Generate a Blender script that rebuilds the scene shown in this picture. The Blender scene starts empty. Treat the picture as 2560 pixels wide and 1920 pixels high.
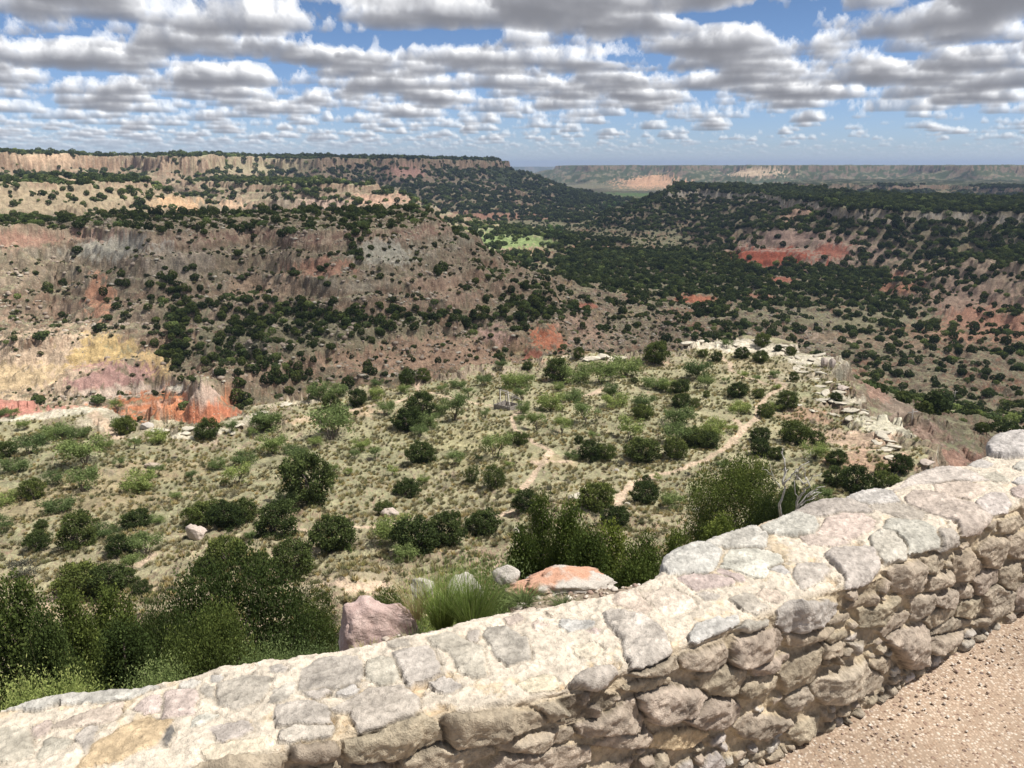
import bpy, bmesh, math, random
import numpy as np
from math import radians as R
from mathutils import Vector, Matrix
D = bpy.data
C = bpy.context.scene
COL = C.collection
QUAL, SKYQ, HAZE = 1.0, 1.0, 0.00009
rng = np.random.default_rng(7)
random.seed(7)

# ------------------------------------------------------------------ camera
FPX, PITCH, CXP, CYP = 1788.6, R(14.75), 1106.0, 829.5     # the photograph measured on a 2212 x 1659 grid
cam_d = D.cameras.new('camera'); cam = D.objects.new('camera', cam_d); COL.objects.link(cam)
cam_d.sensor_width = 34.6; cam_d.lens = 34.6*FPX/2212
cam_d.clip_start = 0.05; cam_d.clip_end = 60000
cam.location = (0, 0, 0); cam.rotation_euler = (R(90)-PITCH, 0, 0)
C.camera = cam
# ------------------------------------------------------------------ colour management
C.view_settings.view_transform = 'Standard'; C.view_settings.look = 'None'
C.view_settings.gamma = 1; C.view_settings.exposure = 0.45
C.cycles.max_bounces = 5; C.cycles.diffuse_bounces = 3; C.cycles.transparent_max_bounces = 8
C.cycles.volume_bounces = 0; C.cycles.caustics_reflective = False; C.cycles.caustics_refractive = False
C.cycles.use_denoising = True
# ------------------------------------------------------------------ sun
SUN_EL, SUN_AZ = R(62), R(98)            # azimuth from the view direction (+y) towards +x
sun_d = D.lights.new('sun', 'SUN'); sun = D.objects.new('sun', sun_d); COL.objects.link(sun)
sun_d.energy = 4.6; sun_d.angle = R(2.0); sun_d.color = (1, .955, .89)
S = Vector((math.sin(SUN_AZ)*math.cos(SUN_EL), math.cos(SUN_AZ)*math.cos(SUN_EL), math.sin(SUN_EL)))
sun.rotation_euler = S.to_track_quat('Z', 'Y').to_euler()

# ------------------------------------------------------------------ measuring helpers
cP, sP = math.cos(PITCH), math.sin(PITCH)
def ray(X, Y):
    dx = (X-CXP)/FPX; dy = -(Y-CYP)/FPX
    return np.array([dx, cP+dy*sP, -sP+dy*cP])
def at(X, Y, z):
    d = ray(X, Y); k = z/d[2]
    return (d[0]*k, d[1]*k)
def pol(X, r):                            # a point at distance r in the direction of column X at the horizon
    d = ray(X, 358); n = math.hypot(d[0], d[1])
    return (d[0]/n*r, d[1]/n*r)

# ------------------------------------------------------------------ numpy noise
def make_noise(beta, n=1024, seed=1, lo=2, hi=400):
    g = np.random.default_rng(seed)
    fx = np.fft.fftfreq(n)*n; fy = np.fft.rfftfreq(n)*n
    k = np.hypot(fx[:, None], fy[None, :]); k[0, 0] = 1
    a = k**(-beta/2.0); a[k < lo] = 0; a[k > hi] = 0
    ph = np.exp(2j*np.pi*g.random(k.shape))
    t = np.fft.irfft2(a*ph*np.abs(g.normal(size=k.shape)), s=(n, n))
    t -= t.mean(); t /= t.std()
    return t.astype(np.float32)
def make_ridge(seed, oct=6, base=4):
    t = 0; amp = 1; tot = 0
    for o in range(oct):
        b = base*2**o
        nz = make_noise(0, seed=seed+o, lo=b*0.6, hi=b*1.4)
        t = t+amp*(1-np.minimum(np.abs(nz)*0.9, 1.6)); tot += amp; amp *= 0.52
    return (t/tot).astype(np.float32)
NF = make_noise(4.0, seed=11)             # soft fractal
NR = make_noise(3.1, seed=12, lo=3)       # rougher fractal
NG = make_ridge(31)                       # ridged
def samp(T, x, y, period, ox=0.0):
    n = T.shape[0]
    u = (x/period+ox) % 1.0*n; v = (y/period+ox*1.7) % 1.0*n
    i = np.floor(u).astype(np.int32); j = np.floor(v).astype(np.int32)
    fu = (u-i).astype(np.float32); fv = (v-j).astype(np.float32)
    i %= n; j %= n; i1 = (i+1) % n; j1 = (j+1) % n
    return (T[i, j]*(1-fu)+T[i1, j]*fu)*(1-fv)+(T[i, j1]*(1-fu)+T[i1, j1]*fu)*fv
def sstep(a, b, x):
    t = np.clip((x-a)/(b-a), 0, 1); return t*t*(3-2*t)
def smax(a, b, k):
    h = np.clip(0.5+0.5*(a-b)/k, 0, 1)
    return b*(1-h)+a*h+k*h*(1-h)
def sdf(P, x, y):                         # signed distance to a polygon (negative inside) and arc length
    P = np.array(P, float); best = np.full(x.shape, 1e18); t = np.zeros(x.shape); ins = np.zeros(x.shape, bool); L = 0
    for k in range(len(P)):
        a = P[k]; b = P[(k+1) % len(P)]; e = b-a; ll = float(e@e)
        wx = x-a[0]; wy = y-a[1]
        h = np.clip((wx*e[0]+wy*e[1])/ll, 0, 1)
        dd = (wx-h*e[0])**2+(wy-h*e[1])**2
        m = dd < best
        best = np.where(m, dd, best); t = np.where(m, L+h*math.sqrt(ll), t)
        c = ((a[1] > y) != (b[1] > y)) & (x < (b[0]-a[0])*(y-a[1])/(b[1]-a[1]+1e-12)+a[0])
        ins ^= c; L += math.sqrt(ll)
    d = np.sqrt(best)
    return np.where(ins, -d, d), t

# ------------------------------------------------------------------ sky: Nishita air with a field of fair-weather cumulus marched into a panorama
CN = make_noise(3.5, n=2048, seed=201, lo=14, hi=1000)     # cloud cover, 50 km to the tile
CD = make_noise(3.5, n=1024, seed=202, lo=4)
AZW, ELW, NU, NV = R(100), R(14), int(2400*SKYQ), int(340*SKYQ)
def near(T, x, y, per, ox=0.0):
    n = T.shape[0]; i = ((x/per+ox) % 1.0*n).astype(np.int32) % n; j = ((y/per+ox*1.7) % 1.0*n).astype(np.int32) % n
    return T[i, j]
az_ = (np.arange(NU)+.5)/NU*AZW-AZW/2; el_ = (np.arange(NV)+.5)/NV*ELW
A2, E2 = np.meshgrid(az_, el_)
DX, DY = np.sin(A2), np.cos(A2)
# where the photograph is clear and where it is full of cloud: column, row, half sizes, amount
bias = np.zeros(A2.shape)
dxx = np.tan(A2)                                           # column in the photograph for a direction near the horizon
vx, vy, vz = np.sin(A2)*np.cos(E2), np.cos(A2)*np.cos(E2), np.sin(E2)
dep_ = vy*cP-vz*sP; PX = CXP+FPX*vx/dep_; PY = CYP-FPX*(vz*cP+vy*sP)/dep_
for X, Y, wx, wy, a in [(690, 90, 150, 22, -1.5), (930, 80, 90, 18, -1.3), (1020, 72, 60, 14, -1.0), (850, 20, 120, 12, -.5), (1330, 128, 120, 13, -1.7), (1500, 32, 80, 12, -1.4), (1900, 245, 300, 22, -1.3), (1500, 300, 420, 40, -.9),
                         (2000, 300, 300, 40, -1.1), (1200, 335, 900, 22, -.6), (350, 260, 380, 20, -.1), (200, 290, 300, 40, .5), (900, 230, 900, 40, .35), (1050, 130, 130, 34, 1.3), (600, 115, 90, 26, 1.0), (1280, 190, 300, 36, .9), (1750, 150, 400, 70, 1.0),
                         (300, 60, 330, 60, .9), (300, 160, 330, 60, .7), (1150, 45, 200, 36, 1.0), (2000, 60, 250, 60, .9), (1000, -20, 1400, 26, 1.6), (2100, 180, 160, 50, .8), (820, 180, 200, 50, .6), (640, 55, 60, 12, -.4), (1330, 40, 120, 24, .6)]:
    bias += a*np.exp(-((PX-X)/wx)**2-((PY-Y)/wy)**2)
base_km = 1.25
C_a = np.zeros(A2.shape); C_l = np.zeros(A2.shape)
def march(rows, K, thick):
    global C_a, C_l
    e = E2[rows]; dx, dy = DX[rows], DY[rows]; b_ = bias[rows]; ct = 1/np.tan(np.maximum(e, R(.25)))
    tr = np.ones(e.shape); lum = np.zeros(e.shape); jit = np.random.default_rng(3).random(e.shape); dz = thick/K
    sxk, syk = math.sin(SUN_AZ)*.16, math.cos(SUN_AZ)*.16
    x0, y0 = dx*base_km*ct, dy*base_km*ct
    lod = sstep(R(1.0), R(5), e); b_ = b_-.9*sstep(R(4.4), R(2.0), e)
    for k in range(K):
        z = (k+jit)*dz; x, y = dx*(base_km+z)*ct, dy*(base_km+z)*ct
        cov = samp(CN, x, y, 52)+.60*b_-.31
        det = samp(CD, x+z*.4, y-z*.3, 4.2)*.30*(.55+.45*lod)+samp(CD, x-z*.6, y+z*.5, 1.15, .4)*.15*(.15+.85*lod)+samp(CD, x+z*.8, y+z*.5, .37, .7)*.055*lod
        q = z/thick; puff_ = cov+det-(.10+1.5*q**1.25)-.25*np.maximum(1-q*7, 0)
        den = np.clip(puff_*16, 0, 1)
        top = np.clip((samp(CN, x+sxk, y+syk, 52)+.60*b_-.31+det*.8+.1)/1.5, 0, 1.3)   # cloud standing between here and the sun
        light = np.exp(-np.maximum(top-q, 0)*2.2)*(.27+.73*np.clip(q*2.0+.03, 0, 1))*1.35
        a_ = 1-np.exp(-den*dz*ct/np.maximum(np.cos(e), .1)*np.clip(1/ct, .05, 1)*34)
        lum += tr*a_*light; tr *= 1-a_
    C_a[rows] = 1-tr; C_l[rows] = lum/np.maximum(1-tr, 1e-4)
r4 = int(NV*4.0/14)
march(slice(0, r4), int(90*SKYQ), .30); march(slice(r4, NV), int(60*SKYQ), .30)
def soft(T, k=2):
    for _ in range(k):
        T = np.pad(T, 1, mode='edge'); T = (T[:-2]+2*T[1:-1]+T[2:])/4; T = (T[:, :-2]+2*T[:, 1:-1]+T[:, 2:])/4
    return T
C_l = soft(C_l*C_a, 1)/np.maximum(soft(C_a, 1), 1e-4)
fade = sstep(R(.15), R(2.6), E2)
lum = np.clip(C_l, 0, 1)
shade = np.stack([np.interp(lum, [0, .3, .65, 1], v) for v in ((.22, .43, .80, 1.32), (.225, .435, .805, 1.31), (.25, .465, .83, 1.29))], -1)
air = np.array([.62, .72, .88])
shade = shade*(.45+.55*fade[..., None])+air*(.55*(1-fade[..., None]))
alpha = C_a*(.1+.9*sstep(R(.2), R(2.0), E2))
img = D.images.new('cloud_panorama', NU, NV, alpha=True, float_buffer=True); img.colorspace_settings.name = 'Non-Color'; img.alpha_mode = 'CHANNEL_PACKED'
img.pixels.foreach_set(np.concatenate([shade, alpha[..., None]], -1).astype(np.float32).ravel()); img.update(); img.pack()
world = D.worlds.new('World'); C.world = world; world.use_nodes = True
wt = world.node_tree; wt.nodes.clear()
def wn_(typ, **kw):
    n = wt.nodes.new(typ)
    for k, v in kw.items(): setattr(n, k, v)
    return n
sky = wn_('ShaderNodeTexSky', sky_type='NISHITA', sun_disc=False, sun_elevation=SUN_EL, sun_rotation=SUN_AZ, altitude=1000, air_density=1.0, dust_density=.25, ozone_density=3.0)
tc = wn_('ShaderNodeTexCoord'); sep = wn_('ShaderNodeSeparateXYZ'); wt.links.new(tc.outputs['Generated'], sep.inputs[0])
def wm(op, a, b=None):
    n = wn_('ShaderNodeMath', operation=op)
    for i, v in enumerate((a, b)):
        if v is None: continue
        if isinstance(v, bpy.types.NodeSocket): wt.links.new(v, n.inputs[i])
        else: n.inputs[i].default_value = v
    return n.outputs[0]
az_n = wm('ADD', wm('DIVIDE', wm('ARCTAN2', sep.outputs[0], sep.outputs[1]), AZW), .5)
el_n = wm('DIVIDE', wm('ARCSINE', sep.outputs[2]), ELW)
cb = wn_('ShaderNodeCombineXYZ'); wt.links.new(az_n, cb.inputs[0]); wt.links.new(el_n, cb.inputs[1])
it = wn_('ShaderNodeTexImage', image=img, extension='MIRROR', interpolation='Linear'); wt.links.new(cb.outputs[0], it.inputs[0])
b1 = wn_('ShaderNodeBackground'); b1.inputs[1].default_value = .062; tint = wn_('ShaderNodeMix', data_type='RGBA', blend_type='MULTIPLY'); tint.inputs[0].default_value = 1; tr_ = wn_('ShaderNodeValToRGB'); tr_.color_ramp.elements[0].color = (1.0, 1.14, 1.58, 1); tr_.color_ramp.elements[1].color = (.74, .85, 1.02, 1); tr_.color_ramp.elements[1].position = .2; wt.links.new(sep.outputs[2], tr_.inputs[0]); wt.links.new(tr_.outputs[0], tint.inputs[7]); wt.links.new(sky.outputs[0], tint.inputs[6]); wt.links.new(tint.outputs[2], b1.inputs[0])
b2 = wn_('ShaderNodeBackground'); b2.inputs[1].default_value = .72; wt.links.new(it.outputs[0], b2.inputs[0])
mxw = wn_('ShaderNodeMixShader'); above = wm('GREATER_THAN', sep.outputs[2], 0.0)
wt.links.new(wm('MULTIPLY', it.outputs[1], above), mxw.inputs[0]); wt.links.new(b1.outputs[0], mxw.inputs[1]); wt.links.new(b2.outputs[0], mxw.inputs[2])
wo = wn_('ShaderNodeOutputWorld'); wt.links.new(mxw.outputs[0], wo.inputs[0])
world.cycles.sampling_method = 'MANUAL'; world.cycles.sample_map_resolution = 512
# ------------------------------------------------------------------ landforms in plan
BENCH = [at(-700, 872, -32.5), at(-300, 880, -32.5), at(0, 884, -32.5), at(150, 882, -32.5), at(250, 903, -32.5), at(350, 928, -32.5), at(480, 945, -32.5),
         at(520, 915, -32.5), at(570, 888, -32.5), at(700, 860, -32.5), at(850, 827, -32.5), at(1000, 803, -32.5), at(1180, 778, -32.5),
         at(1350, 772, -32.5), at(1480, 752, -32.5), at(1520, 742, -32.5), at(1650, 742, -32.5), at(1720, 762, -32.5), at(1795, 778, -32.5),
         at(1790, 815, -32.5), at(1850, 870, -32.5), at(1925, 930, -32.5), at(1965, 985, -32.5), at(1950, 1010, -32),
         at(2080, 1050, -30), (60, 45), (70, 10), (80, -60), (-260, -60), (-260, 60)]
MESA_W = [at(-500, 503, -24), at(-300, 502, -24), at(0, 501, -24), at(60, 497, -24), at(180, 493, -24), at(330, 501, -24), at(430, 499, -24),
          at(520, 489, -24), at(640, 492, -24), at(760, 498, -24), at(850, 492, -24), at(930, 480, -24), at(938, 466, -24), at(900, 455, -24),
          at(700, 453, -24), at(430, 460, -24), at(200, 469, -24), at(0, 476, -24), at(-300, 478, -24), at(-500, 478, -24)]
SHELF = [at(440, 850, -57), at(490, 830, -57), at(560, 803, -57), at(650, 776, -57), at(780, 748, -57), at(920, 724, -57), at(1000, 714, -57), at(1090, 707, -57),
         at(1130, 692, -57), at(1160, 665, -57), at(900, 640, -57), at(600, 650, -57), at(450, 760, -57)]
MESA_E = [at(1440, 416, -40), at(1500, 411, -40), at(1600, 416, -40), at(1700, 426, -40), at(1760, 441, -40), at(1850, 453, -40), at(2000, 460, -40), at(2100, 458, -40),
          at(2300, 470, -40), at(2700, 490, -40), at(2900, 440, -40), at(2600, 432, -40), at(2212, 430, -40), at(2000, 428, -40), at(1900, 424, -40), at(1720, 408, -40), at(1560, 403, -40), at(1460, 404, -40)]
REDHILL = [at(1668, 508, -66), at(1700, 510, -66), at(1745, 508, -66), at(1735, 494, -66), at(1680, 494, -66)]
REDCLIFF = [at(1575, 560, -85), at(1630, 565, -85), at(1690, 568, -85), at(1735, 566, -85), at(1740, 535, -85), at(1610, 535, -85)]
KNOLL_A = [at(1925, 588, -80), at(1990, 596, -80), at(2040, 590, -80), at(2060, 575, -80), at(1990, 578, -80)]
KNOLL_B = [at(2070, 560, -62), at(2150, 585, -62), at(2300, 600, -62), at(2320, 540, -62), at(2180, 540, -62)]
KNOLL_C = [at(2120, 690, -84), at(2230, 720, -84), at(2330, 700, -84), at(2300, 660, -84), at(2180, 665, -84)]
SPUR_E = [(470, 930), (430, 800), (455, 690), (430, 600), (460, 500), (470, 380), (1000, 300), (1000, 930)]
RIM_W = [pol(-500, 1000), pol(-300, 1050), pol(0, 1250), pol(60, 1180), pol(120, 1300), pol(180, 1350), pol(230, 1750), pol(300, 1650), pol(420, 1350), pol(480, 1500),
         pol(560, 1800), pol(650, 1650), pol(760, 1800), pol(840, 1900), pol(870, 1780), pol(940, 2000), pol(1010, 2150), pol(1085, 2300), pol(1080, 2600), pol(1000, 4200), pol(-600, 4200)]
LOW_W = [pol(-500, 620), pol(0, 640), pol(150, 700), pol(250, 760), pol(318, 800), pol(250, 960), pol(-500, 900)]
MID_W = [pol(430, 1120), pol(560, 1000), pol(650, 930), pol(740, 900), pol(800, 905), pol(795, 960), pol(700, 1060), pol(600, 1250), pol(470, 1400)]
RIM_E = [pol(1200, 5600), pol(1290, 4900), pol(1400, 5000), pol(1490, 4500), pol(1560, 5200), pol(1640, 4400), pol(1800, 4500), pol(1950, 4800), pol(2100, 4200), pol(2300, 4500), pol(2900, 4000), pol(2900, 9500), pol(1250, 9500)]
LOW_E = [pol(1700, 3000), pol(1760, 2700), pol(1850, 2800), pol(1930, 2450), pol(2050, 2700), pol(2212, 2350), pol(2900, 2200), pol(2900, 3800), pol(1800, 3800)]
RIM_F = [pol(900, 11000), pol(1040, 11500), pol(1110, 10400), pol(1150, 11500), pol(1230, 12500), pol(1400, 12000), pol(1400, 15500), pol(900, 15500)]
PROFILE = np.array([(0, -1.7), (2.6, -2.3), (4.2, -3.5), (5, -4.2), (9, -7.6), (14, -11.4), (20, -15.6), (30, -19.8), (40, -23), (55, -27), (70, -29.9), (85, -31.3), (100, -32.1), (115, -32.4), (160, -32.2)])

def mesa(x, y, h, poly, ztop, cliff, drop, slope, gamp, gper, nper, k=5.0, reach=1.0, toprel=1.2, tilt=0.0, ox=0.0):
    """raises the land h to a flat topped mesa with a cliff, gullied talus and a spreading foot"""
    P = np.array(poly); far = drop/slope*5*reach+gamp*3
    m = (x > P[:, 0].min()-far) & (x < P[:, 0].max()+far) & (y > P[:, 1].min()-far) & (y < P[:, 1].max()+far)
    xs, ys = x[m], y[m]
    wob = samp(NF, xs, ys, nper*4, ox)*gamp*0.35+samp(NR, xs, ys, nper, ox+.3)*gamp*0.035
    d, t = sdf(poly, xs+wob, ys+wob*0.7)
    g = samp(NG, t, d*0.35+t*0.05, gper*4, ox+.13)-0.35
    g2 = samp(NG, t*1.0, d*0.3, gper*0.9, ox+.57)-0.35
    grow = sstep(0, gamp*2.5+4, d)
    d2 = d-(g*gamp*1.3+g2*gamp*0.1*sstep(gamp*6,gamp,d))*grow-g*gamp*.35*sstep(-gamp*2, 0, d)
    zt = ztop+samp(NF, xs, ys, nper*2, ox+.7)*toprel-tilt*np.minimum(d2, 0)
    cl = cliff*(0.9+0.14*samp(NR, t, d*0, gper*1.7, ox))
    cl = np.clip(cl, cliff*0.25, cliff*1.5)
    drp = np.where(d2 > 0, np.minimum(d2*3.2, cl)+drop*(1-np.exp(-np.maximum(d2-cl*0.3, 0)*slope/drop)), 0)
    hm = zt-drp
    h[m] = np.where(hm > h[m]-k*2, smax(hm, h[m], k), h[m])

def height(x, y):
    x = np.asarray(x, float); y = np.asarray(y, float); sh = x.shape; x = x.ravel(); y = y.ravel()
    r = np.hypot(x, y)
    h = -105+samp(NF, x, y, 1500)*3.0+samp(NR, x, y, 300)*0.9+4*sstep(.2, 1.2, samp(NG, x, y, 900, .2)-.1)
    h += (-0.006*np.maximum(y-1500, 0)).clip(-14, 0)+14*sstep(3000, 4500, y)
    # head of the side canyon under the west mesa
    h += 30*sstep(40, -90, x)*sstep(420, 330, r)*(1-sstep(60, 260, -x)*.2)
    mesa(x, y, h, RIM_F, -12, 25, 105, .4, 120, 900, 500, 30, tilt=0.0)
    mesa(x, y, h, RIM_E, 2, 22, 112, .36, 75, 420, 260, 18, tilt=.0012)
    mesa(x, y, h, LOW_E, -52, 12, 60, .3, 45, 300, 170, 10)
    mesa(x, y, h, RIM_W, 15, 21, 114, .5, 44, 280, 190, 12, tilt=.008, ox=.21)
    mesa(x, y, h, LOW_W, -13, 4, 95, .5, 18, 110, 90, 6, ox=.4)
    mesa(x, y, h, MID_W, -19, 5, 85, .46, 22, 120, 90, 6, ox=.6)
    mesa(x, y, h, MESA_E, -39, 8, 90, .55, 24, 210, 130, 7, ox=.1)
    mesa(x, y, h, REDCLIFF, -83, 22, 16, .5, 5, 26, 40, 2, ox=.53)
    mesa(x, y, h, REDHILL, -60, 1, 70, .72, 7, 30, 60, 3, ox=.33)
    mesa(x, y, h, SPUR_E, -45, 3, 62, .6, 26, 130, 100, 6, ox=.8)
    mesa(x, y, h, KNOLL_A, -80, 9, 26, .4, 7, 30, 40, 3, ox=.15)
    mesa(x, y, h, KNOLL_B, -62, 4, 44, .5, 12, 44, 50, 3, ox=.25)
    mesa(x, y, h, KNOLL_C, -84, 4, 22, .5, 8, 30, 40, 3, ox=.35)
    mesa(x, y, h, MESA_W, -24, 3.2, 60, .82, 8, 60, 44, 3, ox=.5, toprel=.5)
    mesa(x, y, h, SHELF, -57, 1.5, 30, .8, 5, 24, 26, 2.5, ox=.9)
    # ledges of the harder beds, only on the slopes
    ph = h*2*np.pi/7.3+samp(NF, x, y, 700)*1.6
    led = sstep(130, 200, r)*np.where(h < -26, 1, .4)
    wz = sstep(220, 245, r)*sstep(560, 480, r)*(.35+.65*sstep(-.4, .8, samp(NR, x, y, 130, .15)))
    h += led*(np.sin(ph)*(.62+.9*sstep(450, 800, r)+.5*wz)+.45*wz*np.sin(h*2*np.pi/2.9+1))*sstep(-104, -96, h)*sstep(2500, 1200, r)
    up = sstep(-103, -96, h)
    h += samp(NR, x, y, 60, .4)*(.2+.3*up)*sstep(150, 230, r)+samp(NG, x, y, 46, .1)*.4*up*sstep(170, 240, r)
    # the bench below the overlook
    m = r < 420
    xs, ys, rs = x[m], y[m], r[m]
    wob = samp(NR, xs, ys, 40)*1.1+samp(NF, xs, ys, 160)*1.5*sstep(40, 90, rs)
    d, t = sdf(BENCH, xs+wob*.45+samp(NF, xs, ys, 60, .5)*1.2, ys-wob*.45)
    re = rs+wob*.6*sstep(6, 30, rs)-sstep(8, 40, xs)*0
    hin = np.interp(re, PROFILE[:, 0], PROFILE[:, 1])
    hin += (samp(NF, xs, ys, 90)*.35+samp(NR, xs, ys, 16)*.07)*sstep(8, 30, rs)
    hin += .9*sstep(-9, -1, d)*sstep(90, 110, rs)*sstep(.15, .5, samp(NR, xs, ys, 70, .6)+.3)   # rock lip
    g = samp(NG, t, d*.3, 60, .2)-.35
    d2 = d-g*.9*sstep(0, 8, d)
    drp = np.where(d2 > 0, np.minimum(d2*1.9, 3.0)+75*(1-np.exp(-np.maximum(d2-1.2, 0)*(.8-.36*sstep(25, 60, xs))/75)), 0)
    hb = hin-drp+np.where(d2 > 0, np.sin((hin-drp)*2*np.pi/3.4)*.35, 0)
    # loose ledges along the edge
    h[m] = np.where(hb > h[m]-3, smax(hb, h[m], 1.2), h[m])
    # level promontory that carries the wall and the pavement
    lip = 2.42+.6*np.clip(x, -3, 40)+.75*sstep(-1.15, -.75, x)*sstep(1.0, .45, x)+.05*np.sin(x*9)+.04*np.sin(x*23)
    pad = sstep(lip+.45, lip, y)*sstep(60, 40, r)
    h = np.where(pad > 0, h+(-1.84-h)*pad, h)
    return h.reshape(sh)
# ------------------------------------------------------------------ the ground: one sheet out to the horizon
def rows():
    segs = [(2.2, 8, 110), (8, 30, 150), (30, 160, 420), (160, 235, 50), (235, 480, 330), (480, 1300, 300), (1300, 2700, 240), (2700, 6000, 160), (6000, 17000, 40)]
    out = []
    for a, b, n in segs: out += list(np.geomspace(a, b, n, endpoint=False))
    return np.array(out+[17000.0])
RR = rows(); NA = int(1250*QUAL) ; AZ = np.radians(np.linspace(-42, 42, NA))
RR = RR[::int(1/QUAL)] if QUAL < 1 else RR
gx = RR[:, None]*np.sin(AZ)[None]; gy = RR[:, None]*np.cos(AZ)[None]
gz = height(gx, gy).astype(np.float32)
nR = len(RR)
def grid_mesh(name, X, Y, Z, flip=False):
    n, m = X.shape
    me = D.meshes.new(name)
    co = np.stack([X, Y, Z], -1).astype(np.float32).reshape(-1)
    me.vertices.add(n*m); me.vertices.foreach_set('co', co)
    a = (np.arange(n-1)[:, None]*m+np.arange(m-1)[None]).ravel()
    q = np.stack([a, a+1, a+m+1, a+m], -1) if not flip else np.stack([a, a+m, a+m+1, a+1], -1)
    nf = len(q)
    me.loops.add(nf*4); me.loops.foreach_set('vertex_index', q.astype(np.int32).ravel())
    me.polygons.add(nf); me.polygons.foreach_set('loop_start', np.arange(0, nf*4, 4, dtype=np.int32))
    me.polygons.foreach_set('loop_total', np.full(nf, 4, np.int32))
    me.polygons.foreach_set('use_smooth', np.ones(nf, bool))
    me.update(calc_edges=True)
    return me
def link(me, name, mat=None, parent=None):
    o = D.objects.new(name, me); COL.objects.link(o)
    if mat: me.materials.append(mat)
    if parent: o.parent = parent
    return o
ground_me = grid_mesh('ground', gx, gy, gz)
ground = link(ground_me, 'ground'); ground['kind'] = 'structure'
# ------------------------------------------------------------------ what covers the ground
tanv = gz/RR[:, None]
def hit(X, Y):                            # the ground point that column X, row Y of the photograph looks at
    d = ray(X, Y); az = math.atan2(d[0], d[1]); t = d[2]/math.hypot(d[0], d[1])
    f = (az-AZ[0])/(AZ[1]-AZ[0]); c = int(np.clip(round(f), 0, NA-1))
    k = np.argmax(tanv[:, c] >= t)
    if tanv[k, c] < t: k = nR-1
    r = RR[k]
    if k > 0:
        a, b = tanv[k-1, c], tanv[k, c]; r = RR[k-1]+(RR[k]-RR[k-1])*np.clip((t-a)/(b-a+1e-9), 0, 1)
    return np.array([math.sin(az)*r, math.cos(az)*r, t*r])
def ground_zv(x, y):
    r = np.hypot(x, y); az = np.arctan2(x, y)
    c = np.clip((az-AZ[0])/(AZ[1]-AZ[0]), 0, NA-1.001); k = np.clip(np.searchsorted(RR, r)-1, 0, nR-2)
    f = np.clip((r-RR[k])/(RR[k+1]-RR[k]), 0, 1); c0 = c.astype(int); g = c-c0
    return (gz[k, c0]*(1-g)+gz[k, c0+1]*g)*(1-f)+(gz[k+1, c0]*(1-g)+gz[k+1, c0+1]*g)*f
def ground_z(x, y):
    r = math.hypot(x, y); az = math.atan2(x, y)
    c = np.clip((az-AZ[0])/(AZ[1]-AZ[0]), 0, NA-1.001); k = np.clip(np.searchsorted(RR, r)-1, 0, nR-2)
    f = (r-RR[k])/(RR[k+1]-RR[k]); f = min(max(f, 0), 1); c0 = int(c); g = c-c0
    return float((gz[k, c0]*(1-g)+gz[k, c0+1]*g)*(1-f)+(gz[k+1, c0]*(1-g)+gz[k+1, c0+1]*g)*f)
dr = np.gradient(gz, axis=0)/np.gradient(RR)[:, None]
da = np.gradient(gz, axis=1)/(RR[:, None]*(AZ[1]-AZ[0]))
slope = np.hypot(dr, da).astype(np.float32)
rr = np.repeat(RR[:, None], NA, 1).astype(np.float32)
n1 = samp(NR, gx, gy, 160, .1); n2 = samp(NR, gx, gy, 31, .6); n3 = samp(NF, gx, gy, 700, .2); n4 = samp(NR, gx, gy, 9, .9)*sstep(900, 300, rr)
benchm = (sdf(BENCH, gx[rr[:, 0] < 420], gy[rr[:, 0] < 420])[0] < 1.5)
bench = np.zeros(gz.shape, bool); bench[:benchm.shape[0]] = benchm
def lerp(a, b, t): return a*(1-t[..., None])+b*t[..., None]
def V3(*c): return np.array(c, np.float32)
zs = gz+n1*1.6+n3*2.0
pal_z = [-130, -100, -90, -80, -75, -72, -69, -65, -60, -55, -49, -42, -37, -31, -26, -20, -8, 5, 30]
pal_c = [(.33, .22, .15), (.34, .21, .145), (.36, .19, .125), (.38, .19, .12), (.43, .22, .14), (.56, .46, .36), (.42, .28, .22), (.50, .38, .21), (.42, .31, .2), (.37, .28, .2),
         (.38, .25, .18), (.34, .265, .20), (.36, .34, .27), (.31, .245, .19), (.34, .25, .18), (.37, .275, .20), (.34, .24, .17), (.38, .27, .19), (.34, .28, .20)]
strata = np.stack([np.interp(zs, pal_z, [c[k] for c in pal_c]) for k in range(3)], -1).astype(np.float32)
fine = sstep(-.4, .8, np.sin((gz+n2*.3)*2*np.pi/1.9)+.6*np.sin(gz*2*np.pi/.83))
strata *= (0.62+.40*fine)[..., None]
band = sstep(-.3, .6, np.sin((gz+n1*1.0)*2*np.pi/8.5)+.5*np.sin((gz+n3)*2*np.pi/3.3))
strata = lerp(strata*V3(.78, .68, .62), strata*V3(1.12, 1.12, 1.1), band)
talus = lerp(V3(.285, .215, .15), V3(.225, .185, .125), sstep(-1, 1, n2+.5*n4))
talus = lerp(talus, V3(.20, .19, .12), sstep(.5, 1.3, samp(NR, gx, gy, 14, .4))*.6)
streak = samp(NR, gx*4, gy*.7, 60, .3) if True else 0
streak2 = samp(NR, gx*.7, gy*4, 60, .3)
st = np.where(np.abs(dr) > np.abs(da), streak, streak2)
bare = sstep(-.1, 1.1, st+n1*.6+(slope-.75)*.9)
farw = sstep(500, 1200, rr)*.6
soil = lerp(talus, strata, np.clip(bare*.62+farw*.25, 0, 1))
grass = lerp(V3(.335, .312, .19), V3(.27, .265, .155), sstep(-1, 1, n1))
flat = np.where(gz < -88, sstep(.9, .4, slope), sstep(.5, .22, slope))
floor_red = sstep(.95, 1.35, samp(NR, gx, gy, 220, .8)+.5*n2)*(gz < -92)
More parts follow.
